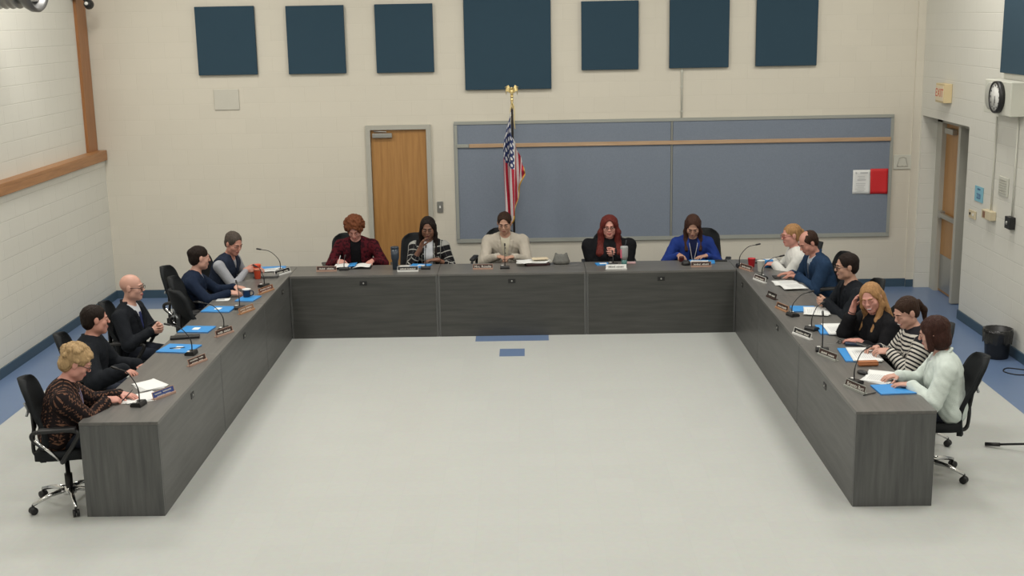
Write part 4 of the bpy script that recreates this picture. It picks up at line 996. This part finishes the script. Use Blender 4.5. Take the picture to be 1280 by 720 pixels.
# chairs without a sitter
chair(-3.40, 12.76, 2, 'empty black swivel chair seen from its side, behind the other empty one')
chair(-3.27, 12.28, 40, 'empty black swivel chair turned to show its rear bracket, pushed in at the left desk')

# ------------------------------------------------------------------ things on the desks
Z = TOP+.0003
MICG = 'gooseneck microphones on the desks'
def mic(x, y, yaw, reach, height, label, lean=0.):
    """yaw: direction the stem leans to"""
    e = empty('microphone', (x, y, Z), math.radians(yaw)); tag(e, label, 'microphone', MICG)
    q = MB(); q.prism([(-.045, 0), (.04, 0), (.045, .012), (.03, .030), (-.035, .036), (-.045, .02)], -.055, .055, T=Matrix.Rotation(PI/2, 4, 'X')); q.build('base', m_black, e)
    MB().box((.012, .03, .0355), (.022, .03, .006), bev=.002).build('talk_button', m_white, e)
    h = height; P = bez([(-.01, 0, .02), (-.01, 0, .02+h*.35), (reach*.12, 0, h*.68), (reach*.45, 0, h*.92), (reach*.85, 0, h)], 6)
    MB().tube(P, [.0055]*8+[.0042]*(len(P)-8)).build('gooseneck', m_black, e)
    p = P[-1]; v = (P[-1]-P[-3]).normalized(); MB().tube([p, p+v*.012, p+v*.055, p+v*.062], [.006, .0095, .0095, .005], 12).build('capsule', m_black, e)
mic(-2.95, 9.21, 170, .17, .29, 'gooseneck microphone before the blonde person in the patterned blouse')
mic(-2.93, 10.70, 175, .20, .27, 'gooseneck microphone at the place of the person in the black coat')
mic(-2.85, 11.57, 178, .20, .27, 'gooseneck microphone before the bald person, near the second blue folder')
mic(-2.89, 12.47, 110, .14, .25, 'gooseneck microphone beside the gold holder nearest the navy mug')
mic(-2.86, 13.54, 150, .10, .22, 'gooseneck microphone between the navy mug and the orange cup')
mic(-2.84, 14.36, 176, .24, .27, 'gooseneck microphone at the left corner of the desks, before the vest')
mic(-2.08, 14.42, 90, .10, .14, 'short gooseneck microphone in front of the open binder')
mic(-1.11, 14.40, 90, .10, .24, 'gooseneck microphone in front of the plaid jacket')
mic(-.17, 14.36, 90, .10, .25, 'gooseneck microphone in front of the tan blazer')
mic(1.11, 14.43, 90, .10, .14, 'gooseneck microphone before the clasped hands of the red haired person')
mic(2.58, 14.22, 0, .20, .26, 'gooseneck microphone at the right corner of the desks, by the red cup')
mic(2.72, 13.57, 10, .22, .24, 'gooseneck microphone before the navy suit')
mic(2.68, 11.80, 20, .20, .22, 'gooseneck microphone before the black jacket and glasses')
mic(2.74, 11.24, 40, .14, .23, 'gooseneck microphone behind the plate with the white edge')
mic(2.66, 10.50, 80, .06, .30, 'gooseneck microphone before the laughing blonde person')
mic(2.69, 9.52, 40, .16, .26, 'gooseneck microphone at the near end of the right desks')
m_text = mat('plate_letter', (.70, .68, .62), .5)
def plate(x, y, yaw, face_m, holder_m, label, two=False, L=.23, txt=None, white=False, seed=0):
    e = empty('nameplate', (x, y, Z), math.radians(yaw)); tag(e, label, 'nameplate', 'nameplates on the desks')
    T = Matrix.Translation((0, 0, .031)) @ Matrix.Rotation(math.radians(-14), 4, 'X')
    MB().box((0, .0, 0), (L, .006, .055), bev=.002, T=T).build('plate', face_m, e)
    q = MB(); q.prism([(-.022, 0), (.020, 0), (.020, .006), (-.010, .006), (-.013, .018), (-.022, .016)], -L/2-.004, L/2+.004, T=Matrix.Rotation(PI/2, 4, 'Z') @ Matrix.Rotation(PI/2, 4, 'X')); q.build('holder', holder_m, e)
    if not white:
        fr = MB(); 
        for z in (-.0285, .0285): fr.box((0, -.0025, z), (L+.006, .006, .004), T=T)
        for s in (-1, 1): fr.box((s*(L/2+.001), -.0025, 0), (.004, .006, .057), T=T)
        fr.build('border', holder_m, e)
    if txt: return lettering(txt, .040, m_text, e, T @ Matrix.Translation((0, -.0042, .0)) @ Matrix.Rotation(PI/2, 4, 'X'))
    # unreadable engraved words: rows of uneven strokes
    rnd = random.Random(seed); q = MB()
    for row, (z, hgt, wd) in enumerate([(.010, .013, .78), (-.013, .009, .62)] if two else [(0, .018, .74)]):
        x_ = -L*wd/2; gap = rnd.uniform(-.02, .02)
        while x_ < L*wd/2:
            w_ = rnd.uniform(.004, .008); hh_ = hgt*rnd.choice([.75, .75, 1])
            if abs(x_-gap) > .006: q.box((x_, -.0042, z-(hgt-hh_)/2), (w_*.62, .0012, hh_), T=T)
            x_ += w_+.0015
    q.build('lettering', m_black if white else m_text, e)
plate(-2.82, 9.44, 62, m_plateblue, m_platepink, 'blue two line nameplate before the person in the patterned blouse', two=True, seed=1)
plate(-2.80, 10.40, 66, m_plate, m_platepink, 'brown nameplate before the place of the person in the black coat', two=True, seed=2)
plate(-2.80, 11.40, 62, m_plate, m_platepink, 'brown nameplate before the bald person', seed=3)
plate(-2.79, 12.32, 68, mat('gold_plate_face', (.26, .15, .09), .4), m_plategold, 'brown nameplate in a gold holder beside the unused places', two=True, L=.25, seed=4)
plate(-2.78, 13.26, 68, mat('red_brown_face', (.16, .06, .04), .4), m_plategold, 'orange gold nameplate beside the navy mug', two=True, L=.27, seed=5)
plate(-2.78, 14.22, 62, m_black, m_white, 'black nameplate in a white holder at the left corner', L=.27, seed=6)
plate(-2.28, 14.35, 0, m_plate, m_platepink, 'dark brown nameplate left of the open binder', seed=7)
plate(-1.31, 14.27, 0, m_black, m_white, 'black nameplate on a white base beside the dark tumbler', L=.24, seed=8)
plate(-.43, 14.33, 0, m_plate, m_platepink, 'brown nameplate before the tan blazer', txt='Mrs. Roselle')
plate(1.13, 14.20, 0, m_white, m_white, 'white nameplate on a white base before the red haired person', white=True, L=.24, seed=9)
plate(2.13, 14.27, 0, m_plate, m_platepink, 'maroon nameplate before the royal blue cardigan', seed=10)
plate(2.62, 14.05, -66, m_plate, m_platepink, 'dark nameplate at the right corner beside the red cup', seed=11)
plate(2.66, 13.42, -70, m_plate, m_white, 'dark nameplate with a pale base before the navy suit', seed=12)
plate(2.63, 12.58, -74, m_black, m_plate, 'small black nameplate turned flat on between two seats of the right desks', L=.18, seed=13)
plate(2.63, 12.05, -72, m_plate, m_plategold, 'brown nameplate with a copper edge before the black jacket', L=.22, seed=14)
plate(2.60, 11.00, -67, m_black, m_white, 'black nameplate with a bright white base before the laughing person', L=.26, seed=15)
plate(2.66, 10.28, -68, m_plate, m_boardframe, 'dark nameplate with a grey base before the striped top', L=.25, seed=16)
plate(2.65, 9.34, -68, m_plate, m_boardframe, 'dark nameplate at the near end of the right desks', L=.25, txt='Brigette Burt')

def sheet_pts(w_, h_): return [(-w_/2, -h_/2), (w_/2, -h_/2), (w_/2, h_/2), (-w_/2, h_/2)]
def folder(x, y, yaw, label, w_=.30, h_=.24, lab=True, pen=False, z=0):
    e = empty('folder', (x, y, Z+z), math.radians(yaw)); tag(e, label, 'folder', 'bright blue folders on the desks')
    MB().prism(sheet_pts(w_, h_), 0, .003).build('back_cover', m_blue, e)
    MB().prism(sheet_pts(w_-.012, h_-.012), .0032, .0075).build('papers', m_paper, e)
    V = []; 
    MB().prism(sheet_pts(w_, h_), .0078, .0100).build('front_cover', m_blue, e)
    if lab: MB().prism([(a+.01, b+.01) for a, b in sheet_pts(.085, .065)], .0101, .0108).build('label', m_paper, e)
    return e
def pen(x, y, yaw, z, label, c=None, tilt=0):
    e = MB().tube([(-.07, 0, 0), (.055, 0, 0), (.068, 0, 0)], [.0042, .0042, .001], 8, 0, Matrix.Rotation(math.radians(tilt), 4, 'Y')).build('pen', c or m_black)
    e.location = (x, y, z); e.rotation_euler = (0, 0, math.radians(yaw)); return tag(e, label, 'pen')
def papers(x, y, yaw, label, w_=.28, h_=.216, n=3, text=True, curl=.02, z=0, name='paper_stack', cat='papers', fan=4):
    e = empty(name, (x, y, Z+z), math.radians(yaw)); tag(e, label, cat)
    for k in range(n):
        V = []; F = []; N = 10
        for j in range(N+1):
            for i in range(N+1):
                u, v = i/N, j/N; V.append(((u-.5)*w_, (v-.5)*h_, .001+.0022*k+curl*(k+1)/n*max(0, u-.75)**2*4))
        for j in range(N):
            for i in range(N): a = j*(N+1)+i; F.append((a, a+1, a+N+2, a+N+1))
        o = mesh_obj('sheet', V, F, m_paper, e, True); o.rotation_euler = (0, 0, math.radians((k-n/2)*fan)); o.location = ((k-n/2)*.006, (k % 2)*.006, 0)
        md = o.modifiers.new('thick', 'SOLIDIFY'); md.thickness = .001
    if text:
        q = MB(); rnd = random.Random(int(x*100))
        for k in range(9): q.box((rnd.uniform(-.01, .0)-.02, h_*.36-k*h_*.075, .0022*n+.0012), (w_*rnd.uniform(.45, .62), .0035, .0006))
        q.build('printing', m_paperprint, e)
    return e
# left arm
folder(-3.09, 10.89, 80, 'blue folder with pens on it nearest the bald person', .28, .32)
pen(-3.10, 10.88, 10, Z+.0155, 'black pen lying across the blue folder at the third place on the left')
o = MB().box((0, 0, .012), (.085, .27, .024), bev=.004).build('portfolio', m_black); o.location = (-3.14, 11.28, Z); o.rotation_euler = (0, 0, -PI/2+.2); tag(o, 'slim black case lying on the desk between two blue folders', 'case')
folder(-3.11, 11.60, 84, 'closed blue folder with a white label at the first unused place', .24, .30)
folder(-3.10, 12.44, 84, 'closed blue folder with a white label at the second unused place', .25, .30)
papers(-3.02, 9.74, 40, 'stack of white papers on the desk beyond the writing hands', .20, .26, 4, text=False)
papers(-3.00, 9.40, 30, 'loose white sheets under the hand of the person in the patterned blouse', .27, .22, 3, text=False, fan=9)
pen(-3.06, 9.30, 60, Z+.055, 'black pen held above the loose white sheets', tilt=-28)
papers(-3.16, 12.90, 6, 'small white note pad before the navy jacket', .14, .10, 2, text=True, name='note_pad', cat='note pad')
folder(-2.90, 12.92, 80, 'blue folder half hidden behind the navy mug', .26, .20, lab=False)
def vessel(name, x, y, prof, mats, label, cat, parts=()):
    e = empty(name, (x, y, Z)); tag(e, label, cat)
    MB().lathe(prof, n=28, caps=True).build('cup_body', mats[0], e)
    for pn, pr, m in parts: MB().lathe(pr, n=28).build(pn, m, e)
    return e
m_navymug = mat('navy_glaze', (.012, .022, .055), .3); m_orange = mat('orange_red_plastic', (.62, .07, .025), .4)
e = vessel('mug', -2.93, 12.99, [(.030, 0), (.036, .004), (.045, .09), (.045, .095), (.041, .095), (.034, .012)], [m_navymug], 'navy mug with a white rim beside the resting hand', 'mug', [('rim', [(.0462, .088), (.0468, .097), (.040, .0975), (.040, .092)], m_white)])
MB().tube(bez([(.04, 0, .075), (.07, 0, .07), (.072, 0, .035), (.038, 0, .022)]), .006).build('handle', m_navymug, e)
e = vessel('travel_cup', -3.02, 13.98, [(.030, 0), (.034, .004), (.044, .15), (.046, .155)], [m_orange], 'tall orange red cup with a lid at the left corner', 'cup', [('lid', [(.047, .1555), (.047, .165), (.040, .172), (.010, .173)], m_orange), ('band', [(.0425, .10), (.0435, .13)], mat('cup_band', (.75, .25, .15), .5))])
e = empty('laptop', (-2.94, 14.10, Z), math.radians(5)); tag(e, 'thin grey closed laptop behind the orange cup', 'laptop')
MB().box((0, 0, .012), (.28, .20, .018), bev=.004).build('laptop_base', mat('laptop_grey', (.12, .12, .12), .4, .4), e); MB().box((0, 0, .0245), (.28, .20, .006), bev=.002).build('laptop_lid', mat('laptop_lid', (.22, .22, .22), .35, .5), e)
e = folder(-2.98, 14.56, 6, 'blue folder standing open at the back left corner of the desks', .34, .20, lab=False)
papers(-2.95, 14.42, 20, 'printed sheets lying on the open blue folder in the corner', .26, .18, 3, z=.012)
# back row
e = empty('binder', (-2.0, 14.56, Z), 0); tag(e, 'open black binder of white pages with a blue divider before the burgundy jacket', 'binder')
MB().box((0, 0, .003), (.46, .24, .006), bev=.002).build('cover', m_black, e)
def page(u, v, s): return (s*(.012+.205*(u*.5+.5)), -.105+.21*v, .012+.018*math.sin(min(1, (u*.5+.5)*1.3)*PI*.8)), (0, 0, 1)
for s in (-1, 1):
    V, F = shell(lambda u, v: page(u, v, s), 10, 6, .006); mesh_obj('pages', V, F, m_paper, e, True)
V, F = shell(lambda u, v: ((.0+.045*u, -.11+.22*v, .036+.004*u), (0, 0, 1)), 4, 4, .002); mesh_obj('divider', V, F, m_blue, e, True)
pen(-2.17, 14.62, 60, Z+.075, 'pale pen held upright over the open binder', m_white, tilt=-60)
m_tumb = mat('dark_slate_tumbler', (.02, .032, .05), .35)
e = empty('tumbler', (-1.47, 14.40, Z)); tag(e, 'tall dark slate tumbler beside the white based nameplate', 'tumbler')
MB().lathe([(.030, 0), (.033, .004), (.035, .10), (.048, .14), (.049, .25)], n=28).build('tumbler_body', m_tumb, e); MB().lathe([(.050, .2505), (.050, .268), (.044, .276), (.01, .277)], n=28).build('lid', m_tumb, e)
papers(-1.36, 14.56, 4, 'small white card beside the dark tumbler', .15, .11, 2, text=False, name='card', cat='card')
folder(-1.19, 14.57, -12, 'blue folder under the hand of the plaid jacket', .24, .20, lab=True)
e = empty('binder', (.15, 14.56, Z), math.radians(8)); tag(e, 'closed dark binder under loose papers beside the tan blazer', 'binder')
MB().box((.06, 0, .016), (.28, .22, .032), bev=.006).build('cover', mat('dark_maroon_cover', (.035, .012, .014), .4), e)
MB().lathe([(.018, -.10), (.018, .10)], n=14, T=Matrix.Translation((.19, 0, .018)) @ Matrix.Rotation(PI/2, 4, 'X')).build('spine', m_black, e)
papers(.16, 14.58, 14, 'spread of white and cream papers on the dark binder', .36, .22, 5, text=False, z=.034, fan=6, curl=.03)
papers(.25, 14.60, 10, 'cream sheet lying on top of the spread white papers', .20, .15, 1, text=False, z=.066, curl=0)
COL.objects[-1] if False else None
for o_ in [o for o in bpy.data.objects if o.get('label') == 'cream sheet lying on top of the spread white papers']:
    for c in o_.children: c.data.materials[0] = mat('cream_paper', (.66, .56, .40), .7)
# grey pouch with two peaked corners
ctr = A3(.50, 14.58, Z); AXI = (A3(1, 0, 0), A3(0, 1, 0), A3(0, 0, 1))
Pp = [ell(ctr+A3(0, 0, .03), AXI, (.105, .07, .05), .02), ell(ctr+A3(0, 0, .07), AXI, (.082, .045, .05), .03)]
for s in (-1, 1): Pp.append(cap(ctr+A3(s*.055, 0, .06), ctr+A3(s*.062, 0, .125), .024, .013, .03))
o = sdf_obj('pouch', evaluate(Pp, .004, .0012, 90, [lambda X, Y, ZZ: (Z-ZZ)+0*X+0*Y]), mat('grey_pouch_cloth', (.13, .13, .12), .8, bump=.4, bscale=80, var=.2, vscale=30), None, (.5, 14.58, Z))
o.location = (.5, 14.58, Z); tag(o, 'soft grey pouch with two peaked corners standing on the back desk', 'pouch')
o = MB().tube(bez([(.36, 14.64, Z+.003), (.30, 14.56, Z+.003), (.36, 14.46, Z+.003), (.52, 14.43, Z+.003), (.68, 14.47, Z+.003), (.74, 14.56, Z+.003), (.66, 14.64, Z+.003)]), .0022, 6).build('cable', mat('thin_grey_cable', (.17, .17, .17), .5)); tag(o, 'thin grey cable looped on the desk around the pouch', 'cable')
folder(.99, 14.50, 8, 'small blue folder by the hands of the red haired person', .16, .14, lab=True)
e = empty('tumbler', (1.24, 14.40, Z)); tag(e, 'tall pale tumbler with a teal base, pink side and straw', 'tumbler')
MB().lathe([(.030, 0), (.032, .004), (.034, .075)], n=28).build('tumbler_base', mat('teal_base', (.05, .17, .16), .35), e)
MB().lathe([(.034, .0755), (.044, .12), (.046, .22), (.044, .235), (.02, .24)], n=28).build('tumbler_body', mat('pale_grey_tumbler', (.34, .35, .35), .35), e)
MB().box((-.037, -.020, .15), (.02, .03, .11), bev=.008).build('grip', mat('pink_grip', (.60, .12, .20), .5), e)
MB().tube([(.01, 0, .23), (.025, 0, .31)], .004).build('straw', mat('dark_straw', (.05, .06, .07), .4), e)
o = MB().box((0, 0, .012), (.13, .03, .022), bev=.004).build('tissue_pack', mat('pink_white_pack', (.66, .42, .44), .5)); o.location = (1.32, 14.52, Z); tag(o, 'small pink and white packet behind the pale tumbler', 'packet')
e = empty('conference_speaker', (1.97, 14.40, Z)); tag(e, 'round black desk device under the outstretched hand of the blue cardigan', 'speaker')
MB().lathe([(.050, 0), (.055, .008), (.052, .035), (.030, .052), (.008, .056)], n=28).build('speaker_body', m_black, e); MB().lathe([(.010, .0555), (.010, .060), (.004, .061)], n=12).build('speaker_button', m_alu, e)
o = MB().box((0, 0, 0), (.06, .035, .07), bev=.012).build('computer_mouse', mat('dark_red_glossy', (.06, .012, .012), .25)); o.location = (1.94, 14.58, Z+.035); tag(o, 'dark red pocket object gripped by the blue cardigan', 'small device')
folder(2.18, 14.54, -8, 'blue folder with white papers before the royal blue cardigan', .30, .20, lab=True)
papers(2.14, 14.50, -14, 'white papers fanned on the blue folder before the cardigan', .20, .14, 3, z=.012)
o = MB().box((0, 0, .006), (.15, .075, .010), bev=.003).build('phone', m_black); o.location = (2.41, 14.60, Z); tag(o, 'black phone on the back desk at the right of the blue folder', 'phone')
# right arm
m_redcup = mat('red_cup', (.58, .02, .03), .4); m_whitecup = mat('white_paper_cup', (.68, .68, .63), .6)
vessel('cup', 2.71, 14.22, [(.032, 0), (.034, .003), (.045, .10), (.048, .102), (.043, .10), (.031, .006)], [m_redcup], 'red cup at the right corner of the desks', 'cup')
vessel('cup', 2.77, 13.96, [(.032, 0), (.034, .003), (.044, .125), (.047, .128), (.042, .125), (.031, .006)], [m_whitecup], 'white cup standing next to the red cup', 'cup')
e = empty('tissue_box', (2.90, 14.20, Z), .2); tag(e, 'light blue small box beside the white cup', 'box')
MB().box((0, 0, .045), (.10, .07, .09), bev=.006).build('box_body', m_blue, e); MB().box((0, 0, .0915), (.07, .04, .003)).build('box_label', m_paper, e)
o = MB().tube([(0, 0, 0), (.18, -.02, .0), (.19, -.02, .0)], [.008, .008, .005]).build('marker', m_black); o.location = (2.74, 14.42, Z+.009); tag(o, 'dark marker lying behind the red cup', 'marker')
papers(2.92, 13.30, -86, 'white printed sheets before the navy suit, upper pile', .26, .26, 3)
papers(2.95, 13.04, -84, 'white printed sheets with a header overlapping the upper pile before the suit', .24, .24, 3, z=.012)
o = MB().box((0, 0, .006), (.075, .15, .010), bev=.003).build('phone', m_black); o.location = (2.88, 13.60, Z); tag(o, 'black phone near the hand of the navy suit', 'phone')
folder(2.84, 12.06, 84, 'blue folder under papers before the black jacket', .24, .24, lab=False)
papers(2.94, 11.92, 80, 'white papers below the clasped hands of the black jacket', .30, .24, 3, z=.012)
folder(2.90, 11.22, 86, 'blue folder under the note pad before the laughing person', .34, .22, lab=False)
papers(2.97, 11.20, 88, 'white writing pad on the blue folder before the laughing person', .36, .22, 4, z=.012, name='note_pad', cat='note pad', fan=1)
pen(2.97, 11.10, 40, Z+.030, 'dark pen lying on the white writing pad')
e = empty('eyeglasses', (2.90, 10.74, Z), math.radians(30)); tag(e, 'folded dark eyeglasses on the desk before the laughing person', 'glasses')
q = MB()
for s in (-1, 1): q.tube([(s*.034+.024*math.cos(a), 0, .022+.018*math.sin(a)) for a in np.linspace(0, 2*PI, 17)], .0028, 6)
q.tube([(-.01, 0, .026), (.01, 0, .026)], .0026, 6); q.build('lens_frame', m_black, e)
for s in (-1, 1): MB().tube([(s*.058, .002, .026), (-s*.05, .02+.01*s, .008)], .0026, 6).build('temple', m_black, e)
o = MB().box((0, 0, .014), (.20, .13, .026), bev=.008).build('pencil_case', mat('dark_blue_case', (.02, .035, .07), .5)); o.location = (3.01, 10.70, Z); o.rotation_euler = (0, 0, -.2); tag(o, 'dark blue pouch lying behind the folded eyeglasses', 'pouch')
folder(2.90, 10.34, 86, 'blue folder under white papers before the striped top', .42, .22, lab=False)
papers(2.98, 10.32, 86, 'white papers in a clear cover before the striped top', .40, .24, 3, z=.012, fan=2)
o = MB().box((0, 0, 0), (.07, .14, .010), bev=.003).build('phone', m_black); o.location = (3.00, 10.40, Z+.075); o.rotation_euler = (.2, .5, 1.2); tag(o, 'dark phone held by the person in the striped top', 'phone')
e = empty('glasses_case', (2.93, 10.02, Z), math.radians(4)); tag(e, 'brown leather glasses case on the right desks', 'glasses case')
MB().box((0, 0, .016), (.17, .065, .030), bev=.014).build('case_base', mat('tan_leather', (.36, .13, .045), .5, bump=.3), e)
MB().box((0, .004, .034), (.165, .060, .012), bev=.005).build('case_lid', mat('tan_leather', (.36, .13, .045)), e)
e = empty('computer_mouse', (2.82, 9.78, Z), .6); tag(e, 'black computer mouse beside the brown glasses case', 'mouse')
MB().ell((0, 0, .012), (.032, .052, .020)).build('mouse_body', m_black, e)
papers(2.93, 9.66, 60, 'open white booklet before the mint blazer', .30, .22, 4, z=0, fan=5, curl=.04)
folder(2.94, 9.33, 4, 'blue folder nearest the camera on the right desks', .28, .25, lab=False)
pen(2.73, 9.22, 30, Z+.006, 'black pen beside the nearest nameplate of the right desks')
pen(2.98, 9.55, 120, Z+.03, 'grey pen in the fold of the open white booklet', m_alu)

# ------------------------------------------------------------------ floor things at the right
e = empty('trash_can', (5.10, 12.86, 0)); tag(e, 'black round trash can with a black liner by the right wall', 'trash can')
MB().lathe([(.115, 0), (.12, .01), (.14, .30), (.145, .31), (.135, .31), (.112, .02)], n=30).build('bin_body', m_black, e)
V = []; F = []; n = 60; m_liner = mat('glossy_black_liner', (.015, .015, .016), .2)
for j, (r, z) in enumerate([(.132, .24), (.139, .317), (.150, .318), (.153, .28), (.151, .22), (.148, .17)]):
    for k in range(n):
        a = 2*PI*k/n; rr = r+.004*math.sin(k*1.9+j)*(j > 1)+.003*math.sin(k*3.7+j*2)*(j > 1); V.append((rr*math.cos(a), rr*math.sin(a), z+.012*math.sin(k*.9)*(j > 3)))
for j in range(5):
    for k in range(n): F.append((j*n+k, j*n+(k+1) % n, (j+1)*n+(k+1) % n, (j+1)*n+k))
mesh_obj('bin_liner', V, F, m_liner, e, True)
MB().ell((.02, .0, .20), (.09, .09, .07)).build('trash', m_liner, e)
o = MB().tube(bez([(5.20, 12.35, .006), (5.05, 12.42, .006), (4.97, 12.30, .006), (5.05, 12.18, .006), (5.20, 12.17, .006), (5.27, 12.2, .006)]), .006, 8).build('floor_cable', m_black); tag(o, 'black cable looped on the blue floor below the trash can', 'cable')
e = empty('tripod_stand', (4.52, 9.75, 0)); tag(e, 'black stand foot reaching into view on the floor at the right edge', 'stand')
MB().tube([(0, 0, .60), (0, 0, .05)], .012).build('stand_post', m_black, e)
for a in (148, 28, -92):
    ca, sa = math.cos(math.radians(a)), math.sin(math.radians(a))
    MB().tube([(0, 0, .14), (ca*.56, sa*.56, .03)], .010).build('stand_leg', m_black, e); MB().tube([(ca*.52, sa*.52, .036), (ca*.64, sa*.64, .020)], .017).build('rubber_foot', m_black, e)
